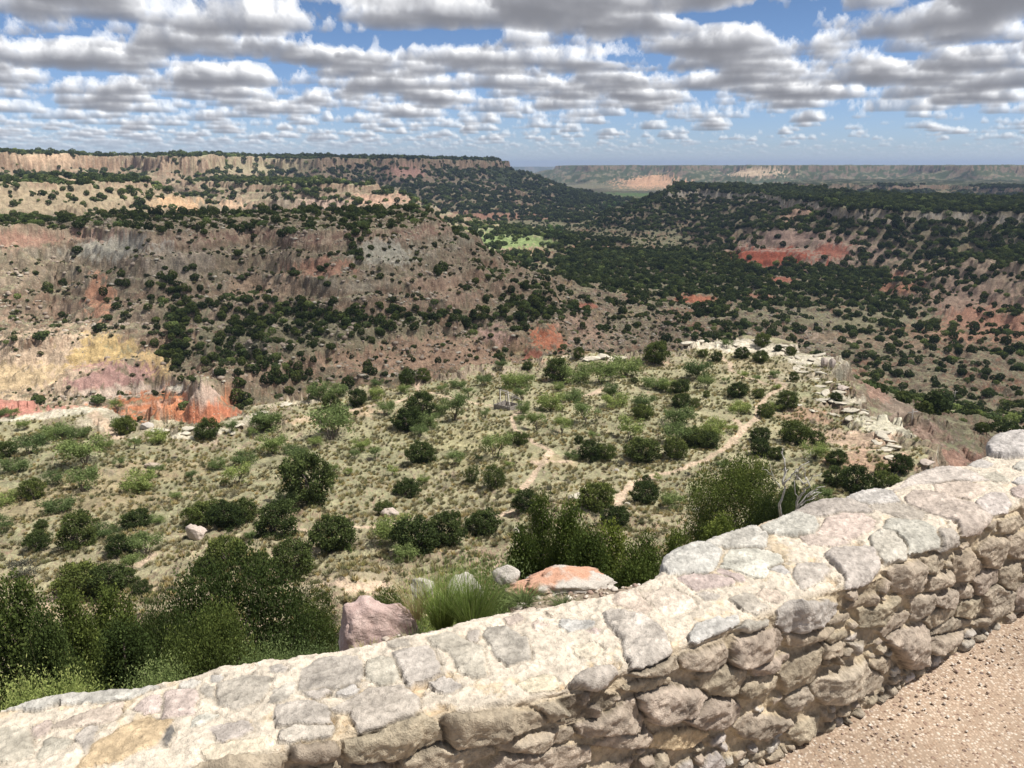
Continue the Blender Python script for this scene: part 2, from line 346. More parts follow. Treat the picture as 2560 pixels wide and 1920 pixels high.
grass = np.where((gz < -88)[..., None], lerp(V3(.225, .225, .125), V3(.31, .29, .18), sstep(-1, 1.2, n2+.4*n1)), grass)
grass = lerp(grass, V3(.37, .235, .16), floor_red*.45)
soil = soil*(1-.16*((rr > 225) & (rr < 560))*(fine < .3))[..., None]
col = lerp(soil, grass, flat*.9)
col *= (1-.45*sstep(2200, 3600, rr))[..., None]  # far country darkened: missing overhead shade put into the ground colour
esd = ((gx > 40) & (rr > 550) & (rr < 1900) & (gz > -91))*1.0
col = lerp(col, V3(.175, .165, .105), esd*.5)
capE = (gx > 40) & (rr > 560) & (rr < 2000) & (gz < -41) & (gz > -48.5) & (slope > .75)
col = np.where(capE[..., None], V3(.40, .355, .29), col)
capW = (rr > 225) & (rr < 560) & (gx < 60) & (gz < -25.2) & (gz > -28.8) & (slope > .7)
col = np.where(capW[..., None], lerp(V3(.24, .155, .115), V3(.36, .28, .2), sstep(-.5, 1, n2+n4)), col)
# dark scrub seen from afar covers the gentler slopes of the far country
veg = np.clip(.66+.35*samp(NR, gx, gy, 380, .35)+.2*n1, 0, 1)*sstep(1.3, .5, slope)
veg = np.where(gz < np.where(rr < 620, -92, -90), np.clip(veg*np.where(rr < 620, 1.5, .42), 0, 1), veg)
# facing slopes of the west mesa are nearly bare
wface = (rr > 225) & (rr < 420) & (gx < 70) & (slope > .28) & (gz < -25) & (gz > -95)
veg = np.where(wface, np.clip(veg+.25, 0, .8)*.22, veg)
veg = np.where((rr > 420) & (rr < 1700) & (gx < -gy*.28), veg*.62, veg)
eside = (gx > 40) & (rr > 550) & (rr < 1700) & (gz > -90)
veg = np.where(eside, np.clip(veg*1.3+.45, 0, 1), veg)
wside = (rr > 1500) & (rr < 3200) & (gx < 300) & (gx > -gy*.3)
veg = np.where(wside, np.clip(veg*1.3+.3, 0, 1), veg)
veg = np.where(bench | capE, 0, veg)
P3 = np.stack([gx, gy, gz], -1).astype(np.float32)
def blob(X, Y, wx, wy, c=None, amt=1.0, v=None, dep=3.0, soft=.16, wob=.45):
    """an outcrop or patch of ground around the spot seen at X, Y"""
    h0 = hit(X, Y); dist = float(np.linalg.norm(h0)); u = np.array([h0[1], -h0[0], 0.0]); u /= np.linalg.norm(u)
    f = h0/dist; w = np.cross(u, f)
    ru, rw = wx*dist/FPX, wy*dist/FPX; rd = dep*max(ru, rw)
    k0, k1 = np.searchsorted(RR, max(dist*.3, math.hypot(h0[0], h0[1])-rd-ru)), np.searchsorted(RR, math.hypot(h0[0], h0[1])+rd+ru)
    q = P3[k0:k1]-h0.astype(np.float32)
    a = (q@u.astype(np.float32))/ru; b = (q@w.astype(np.float32))/rw; e = (q@f.astype(np.float32))/rd
    dd = np.sqrt(a*a+b*b+e*e)+(n2[k0:k1]*.55+n1[k0:k1]*.35+n4[k0:k1]*.4)*wob
    m = sstep(1+soft, 1-soft, dd)*amt
    if c is not None: col[k0:k1] = lerp(col[k0:k1], np.array(c, np.float32)*(.9+.2*fine[k0:k1])[..., None], m)
    if v is not None: veg[k0:k1] = veg[k0:k1]*(1-m)+v*m
OR, RED, CRM, PNK, OCH, MAU = (.54, .235, .13), (.37, .16, .105), (.56, .50, .39), (.44, .30, .22), (.50, .38, .20), (.42, .26, .22)
for b in [
    (120, 790, 160, 66, (.50, .38, .27), .9, .03), (20, 815, 90, 26, (.46, .35, .21), .9, 0), (15, 868, 100, 26, (.46, .22, .17), 1, 0), (228, 760, 58, 34, (.48, .35, .17), 1, 0),
    (330, 780, 30, 32, (.62, .44, .22), .9, 0), (238, 815, 62, 26, MAU, 1, 0), (262, 848, 80, 12, (.62, .5, .4), 1, 0), (350, 878, 110, 28, (.56, .235, .12), 1, 0),
    (345, 868, 95, 3, (.66, .42, .3), .8, 0), (330, 886, 80, 3, (.66, .42, .3), .7, 0), (455, 893, 45, 20, (.46, .18, .1), 1, 0), (425, 850, 42, 18, (.46, .36, .29), .9, 0),
    (395, 838, 30, 9, (.6, .55, .46), .8, 0), (900, 765, 240, 42, (.44, .29, .2), .75, .12), (1190, 728, 38, 30, (.46, .18, .1), .95, 0), (1148, 768, 20, 14, RED, 1, 0),
    (1260, 720, 60, 40, PNK, .7, .12), (1265, 661, 26, 7, RED, 1, 0), (1060, 725, 30, 18, (.5, .33, .27), .8, 0), (250, 530, 90, 22, (.44, .42, .35), .7, .03),
    (60, 515, 130, 12, (.38, .22, .16), .6, .03), (215, 640, 20, 40, (.5, .27, .17), .9, 0), (690, 575, 60, 16, (.42, .22, .15), .7, None), (560, 620, 60, 25, (.46, .33, .23), .6, None),
    (830, 545, 60, 25, (.42, .41, .34), .6, None), (960, 620, 60, 30, (.43, .3, .22), .5, None), (380, 560, 60, 30, (.40, .34, .27), .5, None),
    (1500, 648, 42, 10, (.47, .19, .11), 1, 0), (1690, 604, 26, 7, (.42, .16, .1), 1, 0), (1345, 571, 90, 4, (.42, .2, .13), .9, 0), (1330, 538, 110, 5, (.5, .3, .2), .9, 0),
    (1700, 538, 175, 40, (.38, .275, .21), .95, 0), (1700, 508, 90, 14, (.36, .25, .20), .9, .05), (1650, 554, 96, 18, (.36, .105, .06), 1, 0), (1800, 545, 30, 16, (.36, .12, .075), .8, 0), (1640, 541, 80, 1.6, (.47, .33, .26), .7, 0), (1735, 460, 62, 14, (.46, .3, .21), .9, .1),
    (1945, 592, 28, 12, RED, 1, 0), (2010, 580, 95, 22, (.40, .30, .21), .9, .04), (2120, 600, 110, 40, (.38, .28, .205), .8, .1), (2100, 655, 90, 34, (.40, .28, .21), .8, .12), (2160, 700, 90, 32, (.45, .24, .16), .8, .15),
    (2040, 720, 80, 14, (.44, .26, .17), .6, .3), (1930, 620, 60, 10, (.45, .2, .12), .7, .2), (1640, 640, 30, 6, (.42, .2, .13), .8, .1),
    (1080, 520, 125, 16, (.20, .265, .10), .95, .12), (1110, 497, 130, 6, (.18, .22, .10), .9, .4), (1390, 421, 110, 5, (.14, .22, .07), 1, .3), (1400, 392, 62, 15, (.5, .3, .18), .95, .05),
    (1820, 424, 45, 8, (.46, .31, .22), .9, .1), (1620, 372, 60, 8, (.5, .38, .26), .8, .1), (110, 343, 75, 10, (.52, .37, .25), .9, .05), (370, 440, 60, 16, (.52, .34, .2), .9, .08),
    (480, 445, 50, 10, (.52, .36, .24), .9, .1), (880, 372, 40, 13, (.42, .24, .19), .9, .1), (1050, 467, 130, 7, (.42, .22, .15), .9, .08), (120, 430, 210, 26, (.34, .275, .18), .7, .35),
    (560, 360, 120, 14, (.36, .32, .20), .7, .4), (700, 440, 60, 14, (.42, .3, .24), .7, .2), (820, 430, 60, 12, (.44, .28, .2), .8, .1), (250, 385, 200, 8, (.34, .24, .17), .6, .25),
    (1900, 470, 160, 16, (.3, .22, .15), .3, .9), (2050, 600, 60, 20, None, 1, .9), (620, 715, 230, 46, (.24, .225, .14), .8, .85), (400, 700, 50, 60, None, 1, .5), (1150, 665, 60, 22, (.25, .22, .14), .7, .8),
    (1760, 690, 120, 14, (.30, .275, .165), .8, .12), (1850, 735, 160, 10, (.36, .27, .18), .7, .1), (1350, 470, 120, 20, None, 1, .55), (1650, 790, 100, 10, (.36, .27, .18), .3, .3),
    # rock and bare soil on the bench
    (1905, 905, 62, 36, (.56, .52, .40), 1, None), (1840, 862, 62, 16, (.50, .45, .35), .9, None), (1590, 748, 100, 11, (.58, .52, .41), 1, None), (1755, 778, 44, 14, (.55, .5, .4), .9, None),
    (1300, 774, 55, 4, (.58, .52, .42), 1, None), (1720, 815, 60, 14, (.46, .40, .29), .6, None), (1740, 895, 62, 22, (.44, .29, .2), .85, None), (1830, 945, 90, 16, (.46, .33, .24), .85, None),
    (1935, 880, 34, 50, (.34, .26, .2), .9, .05), (1990, 940, 60, 40, (.36, .25, .19), .9, .08), (2070, 985, 80, 26, (.38, .23, .17), .9, .08), (1900, 840, 24, 24, (.42, .27, .2), .8, .05), (1910, 1000, 80, 16, (.42, .28, .2), .8, None), (540, 910, 50, 12, (.52, .47, .36), .9, None), (420, 936, 70, 7, (.56, .51, .40), .95, None), (170, 888, 130, 5, (.52, .48, .38), .9, None),
    (225, 905, 36, 14, (.5, .44, .33), .8, None), (330, 915, 60, 12, (.46, .40, .28), .7, None), (640, 870, 70, 6, (.52, .46, .34), .7, None), (740, 895, 60, 8, (.46, .32, .22), .6, None),
    (660, 905, 60, 7, (.48, .34, .23), .6, None), (1000, 960, 120, 40, (.33, .30, .165), .6, None), (1190, 1000, 60, 12, (.42, .33, .2), .5, None), (180, 1060, 200, 50, (.33, .25, .15), .5, None),
    (200, 1300, 120, 20, (.38, .28, .18), .4, None), (760, 1250, 100, 18, (.38, .32, .22), .5, None), (1850, 1010, 60, 12, (.44, .27, .19), .6, None)]:
    X, Y, wx, wy, c, amt, v = b
    blob(X, Y, wx, wy, c, amt, v)
def polyd(pts, k0, k1):
    best = np.full(gz[k0:k1].shape, 1e9, np.float32)
    for a, b in zip(pts[:-1], pts[1:]):
        e = b-a; ll = e@e+1e-9; wx_ = gx[k0:k1]-a[0]; wy_ = gy[k0:k1]-a[1]
        h = np.clip((wx_*e[0]+wy_*e[1])/ll, 0, 1); best = np.minimum(best, np.hypot(wx_-h*e[0], wy_-h*e[1]))
    return best
TRAILS = [([(1335, 1100), (1340, 1070), (1365, 1043), (1420, 1025), (1480, 1010), (1530, 992), (1570, 965), (1597, 940), (1606, 926), (1590, 908)], .55),
          ([(1606, 926), (1640, 900), (1638, 880), (1660, 855), (1695, 832), (1665, 812)], .55), ([(1130, 1055), (1155, 1022), (1178, 992), (1190, 975), (1150, 955), (1112, 928), (1105, 900), (1130, 885)], .4),
          ([(1130, 885), (1090, 881), (1020, 870), (970, 857), (905, 850), (868, 835)], .45), ([(640, 905), (700, 895), (790, 880), (860, 867), (905, 852)], .35),
          ([(640, 1142), (720, 1146), (800, 1140), (860, 1132)], .35), ([(690, 1262), (760, 1276), (830, 1262)], .5), ([(1030, 1122), (1110, 1102), (1190, 1085), (1250, 1080)], .3),
          ([(1555, 765), (1577, 785), (1578, 800), (1640, 825), (1700, 842)], .5), ([(1590, 688), (1640, 706), (1740, 706), (1765, 724), (1728, 742)], 1.1),
          ([(1250, 858), (1280, 852), (1300, 838)], .6), ([(200, 893), (222, 912), (238, 926), (255, 945)], .9), ([(1230, 995), (1150, 1000)], .4), ([(330, 1200), (260, 1235), (120, 1290), (60, 1330)], .4),
          ([(1780, 740), (1860, 735), (1930, 745)], 1.6)]
for pts, w in TRAILS:
    q = np.array([hit(X, Y)[:2] for X, Y in pts]); rq = np.hypot(q[:, 0], q[:, 1])
    k0, k1 = np.searchsorted(RR, rq.min()-4), np.searchsorted(RR, rq.max()+4)
    w = w*.9; m = sstep(w*1.2, w*.6, polyd(q, k0, k1)+n2[k0:k1]*w*.15)
    col[k0:k1] = lerp(col[k0:k1], V3(.50, .385, .28), m); veg[k0:k1] *= 1-m
near_dirt = sstep(6.5, 4.5, rr)
col[:] = lerp(col, V3(.42, .34, .26), near_dirt)
def attr(me, name, arr):
    a = me.attributes.new(name, 'FLOAT_COLOR', 'POINT')
    n = arr.shape[0]*arr.shape[1] if arr.ndim == 3 else arr.shape[0]
    buf = np.ones((n, 4), np.float32); buf[:, :3] = arr.reshape(n, -1)[:, :3]; a.data.foreach_set('color', buf.ravel())
def fattr(me, name, arr):
    a = me.attributes.new(name, 'FLOAT', 'POINT'); a.data.foreach_set('value', np.asarray(arr, np.float32).ravel())
vegfar = veg*sstep(1500, 2400, rr)
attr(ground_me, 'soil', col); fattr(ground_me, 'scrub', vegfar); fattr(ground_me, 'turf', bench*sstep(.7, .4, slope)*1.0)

# ------------------------------------------------------------------ node helpers and materials
class NT:
    def __init__(s, name):
        s.m = D.materials.new(name); s.m.use_nodes = True; s.t = s.m.node_tree
        s.b = s.t.nodes['Principled BSDF']; s.out = s.t.nodes['Material Output']
        s.b.inputs['Roughness'].default_value = .9; s.b.inputs['Specular IOR Level'].default_value = .2
    def n(s, typ, **kw):
        nd = s.t.nodes.new(typ)
        for k, v in kw.items():
            if k[0] == '_': setattr(nd, k[1:], v)
            else:
                key = int(k[1:]) if k[0] == 'i' and k[1:].isdigit() else k.replace('_', ' ')
                if isinstance(v, bpy.types.NodeSocket): s.t.links.new(v, nd.inputs[key])
                else: nd.inputs[key].default_value = v
        return nd
    def l(s, a, b): s.t.links.new(a, b)
    def pos(s): return s.n('ShaderNodeNewGeometry').outputs['Position']
    def obj(s): return s.n('ShaderNodeTexCoord').outputs['Object']
    def noise(s, vec, scale, detail=4, rough=.55, **kw): return s.n('ShaderNodeTexNoise', Vector=vec, Scale=scale, Detail=detail, Roughness=rough, **kw).outputs[0]
    def ramp(s, f, stops):
        r = s.n('ShaderNodeValToRGB', Fac=f); e = r.color_ramp.elements
        while len(e) < len(stops): e.new(.5)
        for q, (p, c) in zip(e, stops): q.position = p; q.color = (*c, 1) if not isinstance(c, (int, float)) else (c, c, c, 1)
        return r.outputs[0]
    def mix(s, f, a, b, mode='MIX'):
        m = s.n('ShaderNodeMix', _data_type='RGBA', _blend_type=mode); 
        for k, v in ((0, f), (6, a), (7, b)):
            if isinstance(v, bpy.types.NodeSocket): s.l(v, m.inputs[k])
            elif k == 0: m.inputs[k].default_value = v
            else: m.inputs[k].default_value = (*v, 1) if len(v) == 3 else v
        return m.outputs[2]
    def math(s, op, a, b=None, c=None, clamp=False):
        m = s.n('ShaderNodeMath', _operation=op, _use_clamp=clamp)
        for k, v in enumerate((a, b, c)):
            if v is None: continue
            if isinstance(v, bpy.types.NodeSocket): s.l(v, m.inputs[k])
            else: m.inputs[k].default_value = v
        return m.outputs[0]
    def attr(s, name, fac=False): a = s.n('ShaderNodeAttribute', _attribute_name=name); return a.outputs['Fac' if fac else 'Color']
    def bump(s, h, strength=.5, dist=.1, prev=None):
        b = s.n('ShaderNodeBump', Height=h, Strength=strength, Distance=dist)
        if prev: s.l(prev, b.inputs['Normal'])
        return b.outputs[0]
g = NT('canyon ground'); p = g.pos()
base = g.attr('soil')
big = g.noise(p, .35, 6, .65); mid = g.noise(p, 2.2, 5, .65)
c1 = g.mix(1, base, g.ramp(big, [(.25, .55), (.5, .98), (.75, 1.42)]), 'MULTIPLY')
c1 = g.mix(1, c1, g.ramp(mid, [(.25, .6), (.5, 1.0), (.75, 1.4)]), 'MULTIPLY')
# stones and pebbles lying in the soil
vr = g.n('ShaderNodeTexVoronoi', Vector=p, Scale=1.1, Randomness=1.0)
stone = g.math('MULTIPLY', g.ramp(vr.outputs['Distance'], [(.16, 1), (.30, 0)]), g.ramp(g.n('ShaderNodeSeparateColor', Color=vr.outputs['Color']).outputs[0], [(.60, 0), (.66, 1)]))
nott = g.math('SUBTRACT', 1, g.math('MULTIPLY', g.attr('turf', True), .9))
c1 = g.mix(g.math('MULTIPLY', g.math('MULTIPLY', stone, .55), nott), c1, (.50, .43, .34))
# grass tussocks on the bench
tus = g.n('ShaderNodeTexVoronoi', Vector=p, Scale=1.6, Randomness=1.0)
tf = g.math('MULTIPLY', g.ramp(tus.outputs['Distance'], [(.12, 1), (.48, 0)]), g.attr('turf', True))
c1 = g.mix(g.math('MULTIPLY', tf, .5), c1, g.mix(g.noise(p, .9, 3), (.20, .19, .095), (.36, .31, .18)))
# scrub seen from far off
sv = g.n('ShaderNodeTexVoronoi', Vector=p, Scale=.07, Randomness=1.0)
sv2 = g.math('ADD', sv.outputs['Distance'], g.math('MULTIPLY', g.noise(p, .3, 3), .5))
th = g.math('MULTIPLY', g.attr('scrub', True), 1.5)
sm = g.n('ShaderNodeMapRange', Value=g.math('SUBTRACT', g.math('ADD', th, .02), sv2)); sm.inputs[1].default_value = -.12; sm.inputs[2].default_value = .1
c1 = g.mix(sm.outputs[0], c1, g.mix(g.noise(p, .08, 3), (.035, .05, .022), (.07, .085, .035)))
g.l(c1, g.b.inputs['Base Color'])
hb = g.math('ADD', g.math('MULTIPLY', big, 1.6), g.math('ADD', g.math('MULTIPLY', mid, .45), g.math('MULTIPLY', stone, .25)))
g.l(g.bump(hb, .9, .55), g.b.inputs['Normal'])
ground_me.materials.append(g.m)
# ------------------------------------------------------------------ plants
def leaf_mat(name, dark, light, tip, trans=.3):
    g = NT(name)
    tone = g.attr('tone', True)
    rnd = g.n('ShaderNodeObjectInfo').outputs['Random']
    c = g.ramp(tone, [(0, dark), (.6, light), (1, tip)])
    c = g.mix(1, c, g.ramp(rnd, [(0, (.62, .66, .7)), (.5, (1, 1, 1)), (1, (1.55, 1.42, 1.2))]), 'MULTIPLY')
    d = g.n('ShaderNodeBsdfDiffuse', Color=c); t = g.n('ShaderNodeBsdfTranslucent', Color=c)
    mx = g.n('ShaderNodeMixShader', Fac=trans); g.l(d.outputs[0], mx.inputs[1]); g.l(t.outputs[0], mx.inputs[2])
    g.l(mx.outputs[0], g.out.inputs['Surface'])
    return g.m
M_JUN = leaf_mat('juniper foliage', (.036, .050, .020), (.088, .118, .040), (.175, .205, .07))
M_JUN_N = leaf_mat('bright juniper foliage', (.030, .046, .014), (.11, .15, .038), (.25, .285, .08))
M_MES = leaf_mat('mesquite foliage', (.085, .12, .04), (.185, .245, .09), (.31, .365, .15), .35)
M_SAGE = leaf_mat('grey scrub foliage', (.10, .10, .075), (.17, .165, .12), (.26, .25, .18), .3)
M_COT = leaf_mat('cottonwood foliage', (.06, .11, .03), (.15, .25, .07), (.26, .36, .11), .35)
g = NT('juniper bark'); p = g.obj()
g.l(g.ramp(g.noise(p, 9, 4), [(.3, (.07, .055, .045)), (.7, (.20, .165, .135))]), g.b.inputs['Base Color']); M_BARK = g.m
g = NT('bleached dead wood'); p = g.obj()
g.l(g.ramp(g.noise(p, 7, 4), [(.3, (.30, .28, .25)), (.7, (.62, .59, .54))]), g.b.inputs['Base Color']); M_DEAD = g.m

class Leaves:
    """many small leaf sprays gathered into one mesh"""
    def __init__(s): s.v = []; s.t = []
    def add(s, c, nrm, ln, wd, tone, rg, flop=.5):
        n = len(c)
        a = nrm+rg.normal(size=(n, 3))*flop; a /= np.linalg.norm(a, axis=1, keepdims=True)
        b = np.cross(a, rg.normal(size=(n, 3))); b /= np.linalg.norm(b, axis=1, keepdims=True)
        ln = ln*rg.uniform(.6, 1.3, (n, 1)); wd = wd*rg.uniform(.7, 1.3, (n, 1))
        q = np.stack([c-a*ln*.5, c+b*wd*.5, c+a*ln*.5, c-b*wd*.5], 1)
        s.v.append(q); s.t.append(np.repeat(np.clip(tone, 0, 1), 4))
    def build(s, name):
        v = np.concatenate(s.v).reshape(-1, 3).astype(np.float32); n = len(v)//4; t = np.concatenate(s.t).astype(np.float32)
        me = D.meshes.new(name); me.vertices.add(n*4); me.vertices.foreach_set('co', v.ravel())
        me.loops.add(n*4); me.loops.foreach_set('vertex_index', np.arange(n*4, dtype=np.int32))
        me.polygons.add(n); me.polygons.foreach_set('loop_start', np.arange(0, n*4, 4, dtype=np.int32)); me.polygons.foreach_set('loop_total', np.full(n, 4, np.int32))
        me.update(calc_edges=True); fattr(me, 'tone', t)
        return me
def tube(bm, pts, rads, sides=6):
    rings = []; pts = [Vector(q) for q in pts]
    for i, q in enumerate(pts):
        d = (pts[min(i+1, len(pts)-1)]-pts[max(i-1, 0)]).normalized()
        u = d.orthogonal().normalized(); w = d.cross(u)
        rings.append([bm.verts.new(q+(u*math.cos(2*math.pi*k/sides)+w*math.sin(2*math.pi*k/sides))*rads[i]) for k in range(sides)])
    for a, b in zip(rings[:-1], rings[1:]):
        for k in range(sides): bm.faces.new((a[k], a[(k+1) % sides], b[(k+1) % sides], b[k]))
    bm.faces.new(rings[-1]); bm.faces.new(rings[0][::-1])
def bm_mesh(bm, name, mat=None):
    me = D.meshes.new(name); bm.normal_update(); bm.to_mesh(me); bm.free()
    for q in me.polygons: q.use_smooth = True
    if mat: me.materials.append(mat)
    return me
def limb(bm, a, b, r0, r1, rg, wig=.12, n=5, sides=6):
    a = np.array(a, float); b = np.array(b, float); L = np.linalg.norm(b-a); pts = []
    for i in range(n+1):
        t = i/n; q = a*(1-t)+b*t; q = q+np.array([0, 0, 1])*L*.12*math.sin(math.pi*t)
        if 0 < i < n: q = q+rg.normal(size=3)*wig*L*.35
        pts.append(q)
    tube(bm, pts, [r0+(r1-r0)*i/n for i in range(n+1)], sides)
    return pts
def fib(n, rg):
    i = np.arange(n)+.5; ph = np.arccos(1-2*i/n); th = np.pi*(1+5**.5)*i+rg.random()*6
    return np.stack([np.cos(th)*np.sin(ph), np.sin(th)*np.sin(ph), np.cos(ph)], -1)
def juniper_proto(seed, w=1.0, h=1.0, lobes=42, per=60, leaf=.045, form='round', trunk=True, aspect=.5, simple=False):
    """a juniper one metre wide; lobes of scale-leaf sprays round a short forked trunk"""
    rg = np.random.default_rng(seed); L = Leaves(); H = h
    d = fib(lobes, rg)+rg.normal(size=(lobes, 3))*.13; d /= np.linalg.norm(d, axis=1, keepdims=True)
    base = .50 if form != 'cone' else .5
    keep = d[:, 2] > -.93; d = d[keep]; n = len(d)
    if form == 'round': prof = np.ones(n)*rg.uniform(.78, 1.08, n)
    elif form == 'cone': prof = rg.uniform(.75, 1.08, n)
    else: prof = rg.uniform(.7, 1.15, n)
    zc = .5*H+d[:, 2]*.46*H*prof
    if form == 'cone':
        f = np.clip(1.12-zc/H, .12, 1)*1.05; rad = f*.5*np.hypot(d[:, 0], d[:, 1])**.5*prof
    elif form == 'upright':
        f = .72+.45*(zc/H); rad = np.minimum(f, 1.0)*.47*np.hypot(d[:, 0], d[:, 1])*prof
    else: rad = .42*np.hypot(d[:, 0], d[:, 1])*prof
    an = np.arctan2(d[:, 1], d[:, 0])
    cx = np.stack([np.cos(an)*rad, np.sin(an)*rad, zc], -1)
    lr = rg.uniform(.095, .17, n)*(1 if form != 'cone' else .8)
    for i in range(n):
        m = int(per*(lr[i]/.13)**2); q = rg.normal(size=(m, 3)); q /= np.linalg.norm(q, axis=1, keepdims=True)
        out = d[i]*.9+np.array([0, 0, .35]); q = q+out*.5; q /= np.linalg.norm(q, axis=1, keepdims=True)
        rr_ = lr[i]*(rg.random((m, 1))**.45)*(1+.25*np.sin(q[:, :1]*7+q[:, 1:2]*5))
        stretch = np.array([1, 1, 1.35 if form in ('upright', 'cone') else .9])
        c = cx[i]+q*rr_*stretch
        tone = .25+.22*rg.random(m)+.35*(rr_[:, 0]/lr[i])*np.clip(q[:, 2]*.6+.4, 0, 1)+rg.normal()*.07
        up = np.array([0, 0, 1.0 if form in ('upright', 'cone') else .6])
        L.add(c, q*.5+up*.8, leaf*1.5, leaf*.9, tone, rg, .7)
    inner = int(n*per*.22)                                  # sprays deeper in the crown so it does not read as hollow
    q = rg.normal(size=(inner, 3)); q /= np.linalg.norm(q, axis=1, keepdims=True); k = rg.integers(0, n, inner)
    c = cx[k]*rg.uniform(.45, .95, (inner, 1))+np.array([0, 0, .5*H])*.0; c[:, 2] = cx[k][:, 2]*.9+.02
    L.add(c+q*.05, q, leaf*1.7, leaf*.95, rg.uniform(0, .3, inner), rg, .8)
    me = L.build('juniper_crown')
    tm = None
    if trunk:
        bm = bmesh.new(); fk = np.array([rg.normal()*.03, rg.normal()*.03, .12*H])
        tube(bm, [(0, 0, -.08), tuple(fk*.5), tuple(fk)], [.05, .04, .036], 7)
        for i in rg.choice(n, min(9, n), replace=False): limb(bm, fk, cx[i]*.97, .022, .006, rg)
        tm = bm_mesh(bm, 'juniper_trunk', M_BARK)
    return me, tm
def mesquite_proto(seed, lobes=34, per=80, leaf=.05, open_=.0, H=.72):
    """a mesquite one metre wide: several stems from the ground, airy feathered crown"""
    rg = np.random.default_rng(seed); L = Leaves(); bm = bmesh.new(); tips = []
    for s in range(rg.integers(4, 7)):
        an = rg.random()*6.28; r1 = rg.uniform(.10, .3); e = np.array([math.cos(an)*r1, math.sin(an)*r1, H*(rg.uniform(.35, .6) if open_ > .05 else rg.uniform(.2, .5))])
        pts = limb(bm, (rg.normal()*.02, rg.normal()*.02, -.04), e, .016, .009, rg, .1, 4, 5)
        for b in range(rg.integers(2, 4)):
            a2 = an+rg.normal()*.7; r2 = min(r1+rg.uniform(.08, .22), .46); e2 = np.array([math.cos(a2)*r2, math.sin(a2)*r2, min(H*.97, e[2]+H*rg.uniform(.1, .42))])
            limb(bm, e, e2, .008, .003, rg, .15, 3, 4); tips.append(e2); tips.append(e*.35+e2*.65)
    while len(tips) < lobes:
        an = rg.random()*6.28; r2 = .44*math.sqrt(rg.random()); tips.append(np.array([math.cos(an)*r2, math.sin(an)*r2, H*(rg.uniform(.35, .9) if open_ > .05 else rg.uniform(.14, .9))*(1-.35*(r2/.44)**2)]))
    for t in tips:
        if rg.random() < open_: continue
        m = int(per*rg.uniform(.6, 1.3)); q = rg.normal(size=(m, 3))*np.array([.085, .085, .055]); lr = np.linalg.norm(q, axis=1)
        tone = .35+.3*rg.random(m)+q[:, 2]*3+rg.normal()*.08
        L.add(t+q, np.tile([0, 0, .1], (m, 1))+q*5, leaf*1.4, leaf*.5, tone, rg, 1.2)
    return L.build('mesquite_crown'), bm_mesh(bm, 'mesquite_stems', M_BARK)

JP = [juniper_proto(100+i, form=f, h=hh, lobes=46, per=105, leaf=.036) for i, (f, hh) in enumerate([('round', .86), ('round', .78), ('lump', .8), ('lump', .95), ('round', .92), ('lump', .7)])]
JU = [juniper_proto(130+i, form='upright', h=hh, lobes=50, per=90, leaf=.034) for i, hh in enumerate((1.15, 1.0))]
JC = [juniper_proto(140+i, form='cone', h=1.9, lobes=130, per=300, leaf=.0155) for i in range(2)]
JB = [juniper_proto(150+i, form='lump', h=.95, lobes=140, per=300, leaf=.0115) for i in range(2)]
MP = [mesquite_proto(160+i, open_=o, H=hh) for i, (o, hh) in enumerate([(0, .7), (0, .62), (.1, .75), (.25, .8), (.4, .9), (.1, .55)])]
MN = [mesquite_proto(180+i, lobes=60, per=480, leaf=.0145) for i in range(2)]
for q in JP+JU: q[0].materials.append(M_JUN)
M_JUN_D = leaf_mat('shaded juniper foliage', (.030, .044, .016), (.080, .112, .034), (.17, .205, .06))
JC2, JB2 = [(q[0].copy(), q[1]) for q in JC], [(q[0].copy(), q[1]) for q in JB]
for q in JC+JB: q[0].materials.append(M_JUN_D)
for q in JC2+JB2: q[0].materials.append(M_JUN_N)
for q in MP+MN: q[0].materials.append(M_MES)
SP = [mesquite_proto(190+i, lobes=24, per=60, leaf=.05, H=.6) for i in range(2)]
for q in SP: q[0].materials.append(M_SAGE)

def thing(name, label, cat, loc, rz=0, scale=(1, 1, 1), group=None):
    o = D.objects.new(name, None); COL.objects.link(o); o.empty_display_size = .2
    o.location = loc; o.rotation_euler = (0, 0, rz); o.scale = scale
    o['label'] = label; o['category'] = cat
    if group: o['group'] = group
    return o
def plant(proto, name, cat, loc, rz, sc, label, group):
    t = thing(name, label, cat, loc, rz, sc, group)
    parts = ('crown', 'trunk') if cat != 'shrub' else ('foliage', 'stem')
    o = D.objects.new(parts[0], proto[0]); COL.objects.link(o); o.parent = t
    if proto[1]: o2 = D.objects.new(parts[1], proto[1]); COL.objects.link(o2); o2.parent = t
    return t
